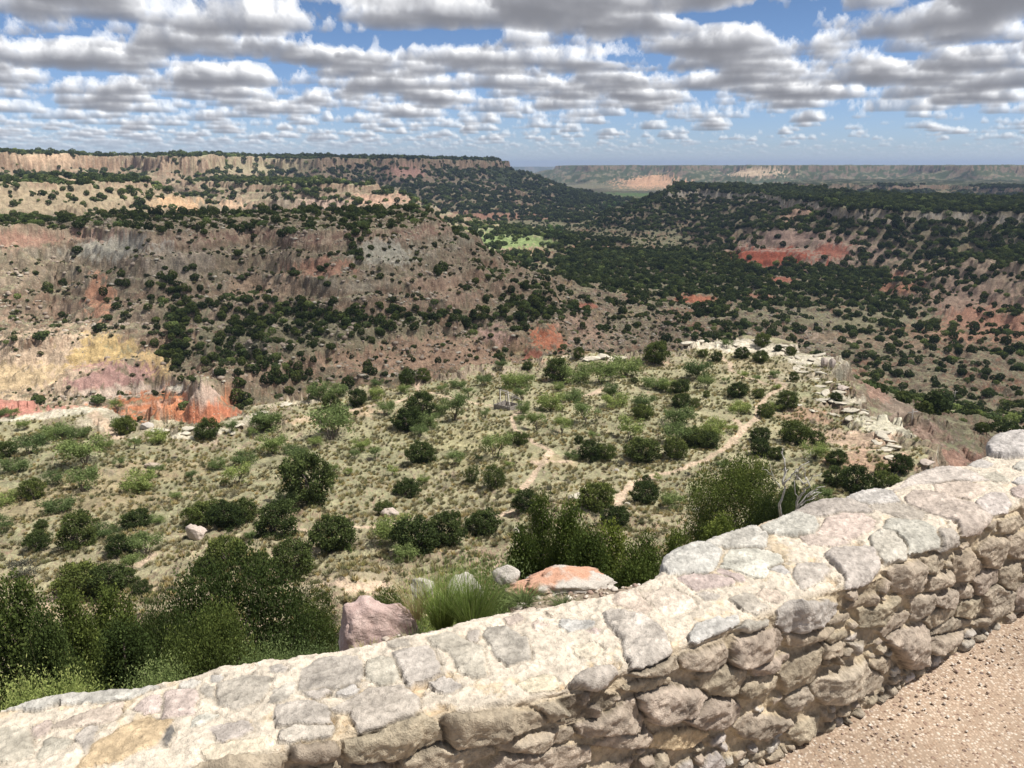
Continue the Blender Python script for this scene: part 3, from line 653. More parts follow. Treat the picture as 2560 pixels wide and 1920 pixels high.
# X, Y of the foot and width in the photograph, kind: J juniper, U upright juniper, M mesquite, T open mesquite tree, S grey scrub
PL = [(53, 928, 27, 'M'), (66, 982, 62, 'M'), (128, 950, 60, 'M'), (168, 948, 44, 'M'), (11, 990, 48, 'J'), (36, 1020, 50, 'M'), (72, 1078, 50, 'J'), (183, 1004, 90, 'M'),
      (180, 1062, 64, 'M'), (126, 1108, 58, 'M'), (115, 1048, 42, 'M'), (228, 974, 38, 'M'), (254, 892, 34, 'T'), (273, 938, 48, 'J'), (262, 925, 40, 'M'), (339, 958, 46, 'M'), (290, 972, 32, 'T'),
      (448, 947, 55, 'J'), (500, 936, 36, 'T'), (547, 947, 26, 'T'), (574, 930, 66, 'M'), (301, 1064, 74, 'M'), (339, 1032, 38, 'T'), (257, 1012, 26, 'T'), (413, 1040, 32, 'T'),
      (375, 996, 18, 'S'), (514, 1048, 60, 'T'), (484, 1051, 18, 'J'), (470, 1015, 42, 'M'), (530, 1004, 52, 'M'), (500, 1073, 30, 'S'), (438, 1132, 82, 'J'), (490, 1138, 80, 'J'), (528, 1128, 62, 'J'),
      (598, 1165, 98, 'J'), (82, 1185, 54, 'J'), (92, 1144, 26, 'J'), (170, 1185, 78, 'J'), (230, 1160, 56, 'M'), (296, 1142, 62, 'J'), (262, 1198, 62, 'J'), (318, 1196, 66, 'M'), (14, 1090, 52, 'M'),
      (340, 1130, 34, 'M'), (280, 1125, 30, 'M'), (450, 1238, 60, 'J'), (492, 1222, 88, 'J'), (540, 1172, 30, 'T'), (46, 1252, 66, 'S'), (288, 1235, 48, 'T'), (180, 1287, 100, 'J'), (235, 1280, 80, 'J'),
      (308, 1292, 43, 'U'), (272, 1268, 55, 'J'), (366, 1287, 30, 'S'), (556, 1238, 64, 'J'), (636, 1252, 100, 'J'), (724, 1185, 108, 'J'), (718, 951, 102, 'M'), (715, 890, 44, 'J'), (690, 862, 60, 'M'),
      (728, 856, 50, 'M'), (774, 877, 46, 'J'), (814, 863, 40, 'M'), (816, 839, 30, 'M'), (874, 850, 30, 'M'), (880, 833, 44, 'J'), (915, 825, 36, 'J'), (956, 850, 28, 'T'), (989, 839, 34, 'M'), (1046, 836, 40, 'M'),
      (1013, 858, 32, 'T'), (833, 899, 44, 'M'), (910, 900, 72, 'J'), (882, 928, 76, 'J'), (925, 925, 55, 'M'), (956, 896, 42, 'M'), (983, 907, 70, 'T'), (1049, 904, 28, 'T'), (770, 896, 14, 'J'),
      (590, 981, 64, 'M'), (630, 984, 44, 'M'), (563, 907, 20, 'J'), (584, 930, 55, 'M'), (766, 992, 28, 'T'), (781, 975, 44, 'M'), (811, 992, 34, 'T'), (647, 1005, 50, 'M'), (721, 1022, 26, 'T'), (753, 1030, 22, 'T'),
      (849, 1027, 28, 'T'), (911, 1003, 75, 'J'), (907, 945, 44, 'M'), (983, 1008, 52, 'T'), (1073, 989, 74, 'T'), (1035, 997, 20, 'T'), (1101, 1014, 24, 'T'), (879, 1073, 66, 'J'), (915, 1046, 32, 'M'),
      (1020, 1046, 36, 'U'), (1068, 1055, 58, 'U'), (664, 1085, 122, 'J'), (622, 1096, 55, 'M'), (928, 1086, 16, 'J'), (833, 1115, 50, 'J'), (682, 967, 34, 'M'), (1083, 799, 30, 'M'), (1139, 799, 26, 'J'),
      (1105, 843, 56, 'M'), (1135, 836, 50, 'M'), (1127, 862, 34, 'M'), (1200, 821, 60, 'J'), (1247, 827, 70, 'M'), (1297, 829, 68, 'M'), (1250, 776, 28, 'J'), (1206, 788, 30, 'M'), (1348, 813, 76, 'M'),
      (1417, 782, 60, 'J'), (1206, 845, 30, 'M'), (1190, 886, 68, 'M'), (1234, 870, 56, 'M'), (1266, 914, 64, 'T'), (1160, 930, 50, 'T'), (1214, 938, 50, 'T'), (1121, 914, 28, 'M'), (1130, 892, 40, 'M'),
      (1124, 960, 44, 'J'), (1370, 829, 17, 'J'), (1411, 840, 56, 'M'), (1440, 846, 44, 'M'), (1470, 850, 44, 'J'), (1507, 815, 66, 'M'), (1526, 840, 42, 'M'), (1548, 782, 28, 'J'), (1332, 878, 58, 'M'), (1392, 884, 56, 'M'),
      (1318, 854, 42, 'M'), (1471, 881, 44, 'J'), (1499, 884, 26, 'U'), (1388, 906, 50, 'J'), (1463, 914, 68, 'M'), (1526, 859, 17, 'J'), (1592, 859, 50, 'J'), (1603, 818, 24, 'M'), (1633, 824, 20, 'M'),
      (1567, 829, 20, 'T'), (1597, 892, 50, 'M'), (1540, 944, 60, 'M'), (1581, 936, 26, 'T'), (1460, 963, 72, 'M'), (1500, 966, 60, 'J'), (1530, 968, 54, 'J'), (1362, 955, 66, 'T'), (1387, 996, 82, 'J'), (1458, 990, 58, 'J'),
      (1283, 952, 28, 'T'), (1250, 960, 23, 'J'), (1239, 993, 36, 'M'), (1275, 994, 56, 'J'), (1308, 992, 54, 'J'), (1332, 1007, 30, 'S'), (1396, 1042, 22, 'J'), (1420, 1040, 24, 'T'), (1392, 1089, 70, 'J'), (1452, 1098, 58, 'M'),
      (1288, 1100, 84, 'J'), (1132, 1104, 62, 'J'), (1110, 1070, 24, 'M'), (1646, 749, 36, 'J'), (1570, 753, 26, 'M'), (1602, 775, 38, 'J'), (1642, 784, 36, 'J'), (1519, 772, 24, 'J'), (1708, 768, 24, 'J'),
      (1680, 759, 20, 'J'), (1673, 815, 26, 'M'), (1715, 824, 24, 'J'), (1638, 860, 30, 'J'), (1700, 883, 50, 'J'), (1678, 886, 30, 'M'), (1652, 902, 40, 'J'), (1677, 841, 20, 'M'), (1806, 868, 28, 'J'), (1717, 958, 70, 'J'),
      (1641, 958, 46, 'J'), (1642, 986, 46, 'J'), (1677, 993, 38, 'J'), (1764, 963, 40, 'J'), (1760, 992, 56, 'M'), (1806, 1004, 48, 'J'), (1905, 1024, 32, 'J'), (1945, 1021, 50, 'J'), (1804, 1050, 56, 'J'), (1850, 1070, 66, 'J'),
      (1912, 1066, 64, 'J'), (1330, 1138, 70, 'J'), (1770, 1085, 50, 'M'), (1500, 1070, 26, 'M'), (1716, 1034, 30, 'S'), (900, 1195, 110, 'J'), (850, 1170, 90, 'M'), (960, 1175, 100, 'J'), (1042, 1152, 84, 'J'), (875, 1215, 60, 'M'),
      (0, 900, 30, 'M'), (30, 905, 26, 'T'), (95, 960, 40, 'T'), (10, 1150, 40, 'T'), (380, 1085, 30, 'T'), (620, 1030, 28, 'T'), (1180, 1060, 20, 'S'), (1225, 1045, 18, 'S'), (1560, 1010, 30, 'M'), (1480, 1030, 20, 'S'), (1830, 1025, 24, 'T')]
NEAR = [  # X of the crown centre, Y of its top, distance, width in the photograph, prototype list, label
    (20, 1258, 17, 210, JC, 'M_N', 'tall spired juniper behind the wall at the left edge'),
    (95, 1330, 13, 170, JC, 'M_N', 'lower dark juniper under the two leftmost spired junipers'),
    (270, 1345, 13, 200, JC, 'M_N', 'lower dark juniper straight above the grey slab on the wall'),
    (450, 1330, 14, 220, JB, 'M_N', 'shaded juniper skirt below the broad forked juniper, behind the wall'),
    (1270, 1150, 16, 200, JC2, 'M_N', 'bright juniper in front of the bushy juniper above the orange rock'),
    (1370, 1190, 14, 180, JC2, 'M_N', 'juniper touching the outer edge of the first grey cap stone'),
    (150, 1285, 18, 170, JC, 'M_N', 'dense spired juniper behind the wall, second from the left edge'),
    (235, 1275, 19.5, 180, JC, 'M_N', 'dense spired juniper behind the wall, third from the left edge'),
    (340, 1310, 17, 150, JB, 'M_N', 'shadowy juniper squeezed between the spired junipers and the broad forked juniper'),
    (500, 1226, 20, 330, JB, 'M_N', 'broad forked juniper with dead grey twigs behind the wall, left of the pink boulder'),
    (665, 1286, 22, 150, JB, 'M_N', 'low juniper just left of the pink boulder'),
    (1130, 1145, 19, 160, JC2, 'M_N', 'juniper left of the tall spire, behind the wall near the orange rock'),
    (1172, 1070, 22, 130, JC2, 'M_N', 'narrow juniper with the highest spire above the orange rock'),
    (1232, 1092, 19, 190, JC2, 'M_N', 'bushy bright juniper straight above the orange rock'),
    (1315, 1140, 18, 200, JC2, 'M_N', 'bushy bright juniper above the first big grey cap stone'),
    (1400, 1165, 17, 170, JC2, 'M_N', 'dark juniper against the wall left of the forked juniper'),
    (1470, 1150, 20, 150, JC2, 'M_N', 'narrow juniper at the left foot of the forked juniper with open limbs'),
    (1600, 1003, 46, 232, JB, 'M_N', 'large spreading juniper with open limbs beside the bleached snag'),
    (1680, 1062, 44, 120, JB, 'M_N', 'juniper crown just right of the large spreading juniper'),
    (1560, 1120, 36, 160, JC2, 'M_N', 'dark juniper below the large spreading juniper'),
    (1715, 1045, 56, 90, JP, 'M_N', 'round dark juniper behind the bleached snag'),
    (25, 1432, 4.2, 190, MN, 'M_M', 'yellow green bush at the lower left corner, against the wall'),
    (350, 1412, 5.0, 200, MN, 'M_M', 'bright feathery mesquite behind the wall under the spired junipers'),
    (600, 1385, 5.4, 170, MN, 'M_M', 'feathery mesquite behind the wall below the broad forked juniper'),
    (690, 1352, 5.2, 130, MN, 'M_M', 'bright mesquite touching the left side of the pink boulder'),
    (905, 1235, 16, 170, MN, 'M_M', 'feathery mesquite right behind the broom bush by the wall'),
    (1040, 1170, 17, 190, MN, 'M_M', 'pale feathery mesquite between the broom bush and the spired junipers'),
    (830, 1290, 14, 150, JB, 'M_N', 'low juniper peeping over the ledge left of the broom bush')]
def size_at(h0, wpx): return wpx*float(np.linalg.norm(h0))/FPX
MARKS = [('wooden frame', 1097, 880), ('knobbly pale boulder', 425, 1155), ('long pale boulder', 842, 1112), ('white boulder', 1242, 1083), ('white rock rim', 1890, 900),
         ('far rock ledge', 1600, 745), ('red soil patch', 1720, 900), ('orange striped bluff', 340, 880), ('bleached snag', 1715, 1060), ('trail bend', 1603, 930),
         ('two upright junipers', 1045, 1050), ('low grey rock', 330, 1008), ('pale flat slab', 880, 815)]
KIND = {'J': ('juniper', 'tree', 'dark green juniper', 'junipers on the grassy bench'), 'U': ('juniper', 'tree', 'upright brushy juniper', 'junipers on the grassy bench'),
        'M': ('mesquite_bush', 'bush', 'light green feathery mesquite', 'mesquites on the grassy bench'), 'T': ('mesquite_bush', 'bush', 'thin open bare stemmed mesquite', 'mesquites on the grassy bench'),
        'S': ('grey_scrub', 'bush', 'low grey dry bush', 'grey bushes on the grassy bench')}
ORD = [q+' closest' if q else 'closest' for q in ['', 'second', 'third', 'fourth', 'fifth', 'sixth', 'seventh', 'eighth', 'ninth', 'tenth', 'eleventh', 'twelfth']]
def where(X, Y):
    n, mx, my = min(MARKS, key=lambda m: math.hypot(X-m[1], (Y-m[2])*1.6)); dx, dy = X-mx, (Y-my)*1.6
    a = math.degrees(math.atan2(-dy, dx)) % 360
    dirs = ['right of', 'upper right of', 'above', 'upper left of', 'left of', 'lower left of', 'below', 'lower right of']
    return n, dirs[int((a+22.5)//45) % 8], math.hypot(dx, dy)
seen = {}
for q in sorted(PL, key=lambda q: where(q[0], q[1])[2]):
    n, dr_, dd = where(q[0], q[1]); k = (KIND[q[3]][2], n, dr_); seen.setdefault(k, []).append(q)
labels = {}
for (kd, n, dr_), qs in seen.items():
    for i, q in enumerate(qs): labels[q] = f"{kd} {dr_} the {n}"+(f", {ORD[min(i, 11)]}" if len(qs) > 1 else "")

shrub_xy = []
rg = np.random.default_rng(5)
for q in PL:
    X, Y, wp, kd = q; h0 = hit(X, Y-1); w = size_at(h0, wp)*(.90 if kd in 'JU' else .98)
    lst = {'J': JP, 'U': JU, 'M': MP[:3], 'T': MP[3:5], 'S': SP}[kd]
    pr = lst[rg.integers(len(lst))]; nm, cat, _, grp = KIND[kd]
    o = plant(pr, nm, cat, (h0[0], h0[1], h0[2]-.03*w), rg.random()*6.28, (w, w, w*rg.uniform(.85, 1.08)), labels[q], grp)
    shrub_xy.append((h0[0], h0[1], w))
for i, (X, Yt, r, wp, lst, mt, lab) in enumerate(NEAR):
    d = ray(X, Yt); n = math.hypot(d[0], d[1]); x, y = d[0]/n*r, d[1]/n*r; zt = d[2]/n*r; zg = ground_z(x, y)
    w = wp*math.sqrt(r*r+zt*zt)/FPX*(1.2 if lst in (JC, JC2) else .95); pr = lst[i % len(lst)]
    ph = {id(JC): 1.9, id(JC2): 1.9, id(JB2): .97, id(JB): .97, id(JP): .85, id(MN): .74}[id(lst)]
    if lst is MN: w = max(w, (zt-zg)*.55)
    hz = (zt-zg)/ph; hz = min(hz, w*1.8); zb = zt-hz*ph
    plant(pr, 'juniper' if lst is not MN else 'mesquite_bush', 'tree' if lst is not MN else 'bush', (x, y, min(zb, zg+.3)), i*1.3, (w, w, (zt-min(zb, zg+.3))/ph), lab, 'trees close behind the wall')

# ------------------------------------------------------------------ scrub over mesas, slopes and canyon floor
def far_crown(seed, nq, size, mat, H=.7):
    rg = np.random.default_rng(seed); L = Leaves(); q = rg.normal(size=(nq, 3)); q /= np.linalg.norm(q, axis=1, keepdims=True)
    lob = rg.normal(size=(5, 3)); lob /= np.linalg.norm(lob, axis=1, keepdims=True)
    b = 1+.3*np.max(q@lob.T, axis=1, keepdims=True)**2-.15
    c = q*np.array([.43, .43, H*.46])*b*rg.uniform(.72, 1.0, (nq, 1)); c[:, 2] += H*.44
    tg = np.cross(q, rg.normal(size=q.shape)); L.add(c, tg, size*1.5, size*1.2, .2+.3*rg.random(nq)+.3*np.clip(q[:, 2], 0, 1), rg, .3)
    me = L.build('far_crown'); me.materials.append(mat); return me
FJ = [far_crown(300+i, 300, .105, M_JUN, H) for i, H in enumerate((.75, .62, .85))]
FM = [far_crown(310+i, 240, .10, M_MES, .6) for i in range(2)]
M_BRU = leaf_mat('low brush foliage', (.07, .075, .04), (.14, .14, .08), (.22, .21, .13), .2)
FB = [far_crown(330+i, 90, .2, M_BRU, .6) for i in range(2)]
FC = [far_crown(320+i, 260, .12, M_COT, .9) for i in range(2)]
def scatter(n, r0, r1, seed, a0=-36, a1=36):
    g = np.random.default_rng(seed); r = np.sqrt(g.uniform(r0*r0, r1*r1, n)); a = np.radians(g.uniform(a0, a1, n))
    return r, a
def grid_at(A, r, a):
    k = np.clip(np.searchsorted(RR, r), 0, nR-1); c = np.clip(np.round((a-AZ[0])/(AZ[1]-AZ[0])).astype(int), 0, NA-1); return A[k, c]
pts = []
for (n, r0, r1, s0, seed) in [(int(.5*1.257*(700**2-150**2)/12), 150, 700, 4.1, 1), (int(.5*1.257*(1400**2-700**2)/14), 700, 1400, 6.0, 2), (int(.5*1.257*(2600**2-1400**2)/42), 1400, 2600, 9.0, 3)]:
    r, a = scatter(n, r0, r1, seed); v = grid_at(veg, r, a); g2 = np.random.default_rng(seed+50)
    x, y = r*np.sin(a), r*np.cos(a)
    cl = sstep(-1.1, .8, samp(NR, x, y, 90, .77)+.4*samp(NR, x, y, 24, .2))
    cl = np.maximum(cl, .8*((x > 40) & (r > 550) & (grid_at(gz, r, a) > -90)))
    keep = g2.random(n) < np.clip(v*(.3+1.15*cl), 0, 1)*.95
    r, a, x, y = r[keep], a[keep], x[keep], y[keep]; m = len(r)
    z = grid_at(gz, r, a)
    # match the sheet exactly between its rows
    z = ground_zv(x, y)
    pts.append(np.stack([x, y, z, s0*(.45+.95*g2.random(m)**1.3), g2.random(m), grid_at(slope, r, a)], -1))
# thickets on the shelf and in the ravines of the mesa across the side canyon
cl_ = []; gg = np.random.default_rng(66)
for (X, Y, wx, wy, n_, sz) in [(560, 690, 130, 50, 75, 3.3), (700, 690, 150, 38, 75, 3.3), (880, 690, 130, 24, 46, 3.1), (1020, 690, 80, 22, 24, 3.0), (405, 680, 40, 60, 48, 3.3), (1150, 668, 60, 30, 60, 4.2),
                           (500, 760, 60, 50, 40, 3.2), (330, 650, 120, 60, 30, 3.2), (600, 810, 70, 40, 30, 3.6), (380, 760, 26, 40, 26, 3.4), (520, 870, 20, 16, 7, 4.4), (770, 520, 14, 60, 22, 3.2), (1240, 670, 40, 20, 20, 3.6)]:
    for _ in range(n_):
        h0 = hit(X+gg.normal()*wx*.6, Y+gg.normal()*wy*.6)
        if math.hypot(h0[0], h0[1]) > 200 and math.hypot(h0[0], h0[1]) < 480: cl_.append((h0[0], h0[1], h0[2], sz*gg.uniform(.55, 1.25), gg.random(), 0.0))
pts.append(np.array(cl_))
# knee-high brush on the bare faces
n = 46000; r, a = scatter(n, 215, 470, 71, -36, 12); g2 = np.random.default_rng(72); x, y = r*np.sin(a), r*np.cos(a); sl_ = grid_at(slope, r, a)
tone_ = grid_at(col[..., 0]-col[..., 2], r, a)
ok = (sl_ > .25) & (tone_ < .2) & (grid_at(veg, r, a) > .065) & (g2.random(n) < .42*sstep(-1.3, 1.0, samp(NR, x, y, 70, .5)+.4*samp(NR, x, y, 20, .1))) & (grid_at(gz, r, a) > -98)
r, a, x, y = r[ok], a[ok], x[ok], y[ok]; m = len(r)
small = np.stack([x, y, ground_zv(x, y), .7+1.5*g2.random(m)**2.2, g2.random(m), np.zeros(m)], -1)
pts = np.concatenate(pts)
vis = grid_at(tanv, np.hypot(pts[:, 0], pts[:, 1]), np.arctan2(pts[:, 0], pts[:, 1]))
# the horizon line of sight over nearer ground: is the spot in view?
cummax = np.maximum.accumulate(tanv, axis=0)
rp = np.hypot(pts[:, 0], pts[:, 1]); ap = np.arctan2(pts[:, 0], pts[:, 1])
seenm = grid_at(cummax, rp, ap) <= grid_at(tanv, rp, ap)+4.0/rp
pts = pts[seenm]; rp = rp[seenm]; ap = ap[seenm]
pts[:, 3] *= np.where((pts[:, 2] < -89) & (rp > 600) & (rp < 1500), .66, 1.0)
pts[:, 3] *= np.where((pts[:, 2] > -100) & (pts[:, 5] > .3) & (rp < 420), np.where(pts[:, 5] > .01, .62, .9), 1.0)
kind = (pts[:, 4] < .22).astype(int)                       # a few are paler mesquites
inview = np.abs(pts[:, 0]/pts[:, 1]) < .60
big = np.where(inview & (rp > 200), pts[:, 3]/rp, 0); big[kind == 1] = 0
nJ = sum(1 for q in PL if q[3] in 'JU')+sum(1 for q in NEAR if q[4] is not MN)
order = np.argsort(-big)[:max(0, 300-nJ)]
solo = np.zeros(len(pts), bool); solo[order] = True
mk = kind == 1; bigm = np.where(inview & mk & (rp > 200), pts[:, 3]/rp, 0); nM = len(PL)+len(NEAR)-nJ
om = np.argsort(-bigm)[:max(0, 300-nM)]; solo[om] = True
FJT = [(m, None) for m in FJ]; FMT = [(m, None) for m in FM]
for i in np.where(solo)[0]:
    x, y, z, s, u, sl = pts[i]
    zone = ('on the near mesa slope' if (x < 70 and z > -95 and rp[i] < 420 and sl > .3) else
            'on the flat mesa top' if (x < 60 and z > -40) else 'on the canyon floor' if z < -92 else 'on the far slopes')
    lst, nm, cat, kd = (FM, 'mesquite_bush', 'bush', 'pale green bush') if kind[i] else (FJ, 'juniper', 'tree', 'small dark juniper')
    o = D.objects.new(nm, lst[i % len(lst)]); COL.objects.link(o); o.location = (x, y, z-.1*s); o.rotation_euler = (0, 0, u*40); o.scale = (s, s, s)
    o['label'] = f'{kd}, one of many alike, {zone}'; o['category'] = cat; o['group'] = f'{kd}s {zone}'
def stuff(name, P, meshes, label=None):
    """one object: points carrying crowns by a geometry-nodes modifier"""
    me = D.meshes.new(name); me.vertices.add(len(P)); me.vertices.foreach_set('co', P[:, :3].astype(np.float32).ravel()); me.update()
    fattr(me, 'size', P[:, 3]); fattr(me, 'turn', (P[:, 4]*57) % 6.283)
    a = me.attributes.new('pick', 'INT', 'POINT'); a.data.foreach_set('value', ((P[:, 4]*977).astype(int) % len(meshes)).astype(np.int32))
    o = D.objects.new(name, me); COL.objects.link(o); o['kind'] = 'stuff'
    if label: o['label'] = label
    t = D.node_groups.new(name+'_nodes', 'GeometryNodeTree')
    t.interface.new_socket('Geometry', in_out='INPUT', socket_type='NodeSocketGeometry'); t.interface.new_socket('Geometry', in_out='OUTPUT', socket_type='NodeSocketGeometry')
    gi = t.nodes.new('NodeGroupInput'); go = t.nodes.new('NodeGroupOutput')
    iop = t.nodes.new('GeometryNodeInstanceOnPoints'); t.links.new(gi.outputs[0], iop.inputs['Points'])
    gti = t.nodes.new('GeometryNodeGeometryToInstance')
    for m in reversed(meshes):
        po = D.objects.new(m.name, m); oi = t.nodes.new('GeometryNodeObjectInfo'); oi.inputs['Object'].default_value = po
        t.links.new(oi.outputs['Geometry'], gti.inputs[0])
    t.links.new(gti.outputs[0], iop.inputs['Instance']); iop.inputs['Pick Instance'].default_value = True
    def na(n_, dt):
        q = t.nodes.new('GeometryNodeInputNamedAttribute'); q.data_type = dt; q.inputs['Name'].default_value = n_; return q.outputs['Attribute']
    t.links.new(na('pick', 'INT'), iop.inputs['Instance Index']); t.links.new(na('size', 'FLOAT'), iop.inputs['Scale'])
    cx_ = t.nodes.new('ShaderNodeCombineXYZ'); t.links.new(na('turn', 'FLOAT'), cx_.inputs[2]); t.links.new(cx_.outputs[0], iop.inputs['Rotation'])
    t.links.new(iop.outputs[0], go.inputs[0])
    md = o.modifiers.new('scatter', 'NODES'); md.node_group = t
    return o
rest = ~solo
stuff('low_brush', small[grid_at(cummax, np.hypot(small[:, 0], small[:, 1]), np.arctan2(small[:, 0], small[:, 1])) <= grid_at(tanv, np.hypot(small[:, 0], small[:, 1]), np.arctan2(small[:, 0], small[:, 1]))+2.0/np.hypot(small[:, 0], small[:, 1])], [FB[0], FJ[0], FB[1]])
stuff('juniper_scrub', pts[rest & (kind == 0)], FJ); stuff('mesquite_scrub', pts[rest & (kind == 1)], FM)
# cottonwood grove in the green meadow by the river
gp = []
gg = np.random.default_rng(77)
for (X, Y, wx, wy, n) in [(1110, 497, 120, 4, 70), (1170, 515, 60, 10, 60), (1060, 505, 60, 8, 30), (1330, 450, 60, 14, 60), (1100, 530, 60, 5, 25), (1010, 487, 60, 5, 40)]:
    for _ in range(n):
        h0 = hit(X+gg.normal()*wx*.5, Y+gg.normal()*wy*.5)
        if h0[2] < -80: gp.append((h0[0], h0[1], h0[2]-.4, gg.uniform(6, 12), gg.random()))
stuff('cottonwood_grove', np.array(gp), FC)
# bunch grass on the bench
def tuft(seed, mat, n=26):
    rg = np.random.default_rng(seed); L = Leaves(); an = rg.random(n)*6.28; t = rg.uniform(.1, .9, n)
    dirv = np.stack([np.cos(an)*t, np.sin(an)*t, np.ones(n)*.8], -1); dirv /= np.linalg.norm(dirv, axis=1, keepdims=True)
    L.add(dirv*.45, dirv, 1.0, .13, rg.random(n), rg, .18); me = L.build('grass_tuft'); me.materials.append(mat); return me
M_GR = leaf_mat('dry grass', (.24, .215, .115), (.34, .30, .175), (.43, .39, .25), .3)
M_GG = leaf_mat('greener grass', (.18, .185, .09), (.25, .25, .125), (.33, .325, .18), .3)
GT = [tuft(1, M_GR), tuft(2, M_GR), tuft(3, M_GG), tuft(4, M_GR)]
n = 52000; g2 = np.random.default_rng(9); r = 12+(138)*g2.random(n)**.62; a = np.radians(g2.uniform(-37, 37, n)); x, y = r*np.sin(a), r*np.cos(a)
bright = grid_at(col[..., 0]-col[..., 2], r, a); lum = grid_at(col[..., 0], r, a)
ok = (grid_at(bench.astype(float), r, a) > .5) & (lum < .385+.03*g2.random(n)) & (g2.random(n) < sstep(-1.6, .6, samp(NR, x, y, 26, .4))) & (grid_at(slope, r, a) < 1)
fx_, fy_ = hit(1097, 880)[:2]; ok &= np.hypot(x-fx_, y-fy_) > 3.2
r, a, x, y = r[ok], a[ok], x[ok], y[ok]
z = ground_zv(x, y)
stuff('bunch_grass', np.stack([x, y, z-.02, g2.uniform(.22, .52, len(r)), g2.random(len(r))], -1), GT)
# ------------------------------------------------------------------ the stone wall
UA = R(30.6); ux, uy = math.cos(UA), math.sin(UA)
def sn(x, y): return x*ux+y*uy, -x*uy+y*ux
ZT, ZF = -1.27, -1.80
OUT_D = [(-150, 1568), (0, 1530), (120, 1497), (330, 1480), (420, 1462), (480, 1442), (600, 1428), (720, 1408), (860, 1382), (1000, 1350), (1150, 1312), (1330, 1282), (1425, 1242), (1436, 1200), (1480, 1180), (1530, 1164),
         (1600, 1142), (1660, 1122), (1760, 1088), (1840, 1064), (1920, 1052), (1960, 1030), (2010, 1012), (2080, 1008), (2130, 985), (2160, 955), (2212, 944)]
INN_D = [(300, 1722), (600, 1622), (760, 1588), (920, 1552), (1160, 1524), (1350, 1452), (1450, 1412), (1600, 1344), (1830, 1268), (2060, 1152), (2212, 1088)]
so, no_ = np.array([sn(*at(X, Y, ZT)) for X, Y in OUT_D]).T
si, ni_ = np.array([sn(*at(X, Y, ZT)) for X, Y in INN_D]).T
so = np.concatenate([[-5, -2.6], so, [so[-1]+1, 8]]); no_ = np.concatenate([[no_[0]-.3, no_[0]-.12], no_, [no_[-1]+.03, no_[-1]+.1]])
si = np.concatenate([[-5, -2.6], si, [8]]); ni_ = np.concatenate([[ni_[0]-.12, ni_[0]-.05], ni_, [ni_[-1]+.05]])
o_ = np.argsort(so); so, no_ = so[o_], no_[o_]; o_ = np.argsort(si); si, ni_ = si[o_], ni_[o_]
def n_in(s):
    return sum(np.interp(s+k, si, ni_) for k in (-.25, -.12, 0, .12, .25))/5
def n_out(s): return (np.interp(s-.03, so, no_)+np.interp(s, so, no_)+np.interp(s+.03, so, no_))/3
def unroll(X, Y):                         # a spot of the photograph as (along the wall, across its top or down its face)
    d = ray(X, Y); k = ZT/d[2]; s, n = sn(d[0]*k, d[1]*k)
    if n >= n_in(s): return s, n-n_in(s)
    lo, hi = k, k*2.2
    for _ in range(40):
        m = (lo+hi)/2; s, n = sn(d[0]*m, d[1]*m)
        if n < n_in(s): lo = m
        else: hi = m
    return s, d[2]*lo-ZT
REG = {1: (0, 1296, .3125), 2: (604.8, 1252.8, .3125), 3: (1209.6, 1080, .3125), 4: (1693.4, 907.2, .3386)}
TONES = {'g': (.44, .40, .35), 'p': (.50, .42, .365), 'l': (.49, .465, .425), 'k': (.37, .31, .24), 'c': (.60, .52, .42), 't': (.50, .39, .25), 'd': (.17, .16, .15)}
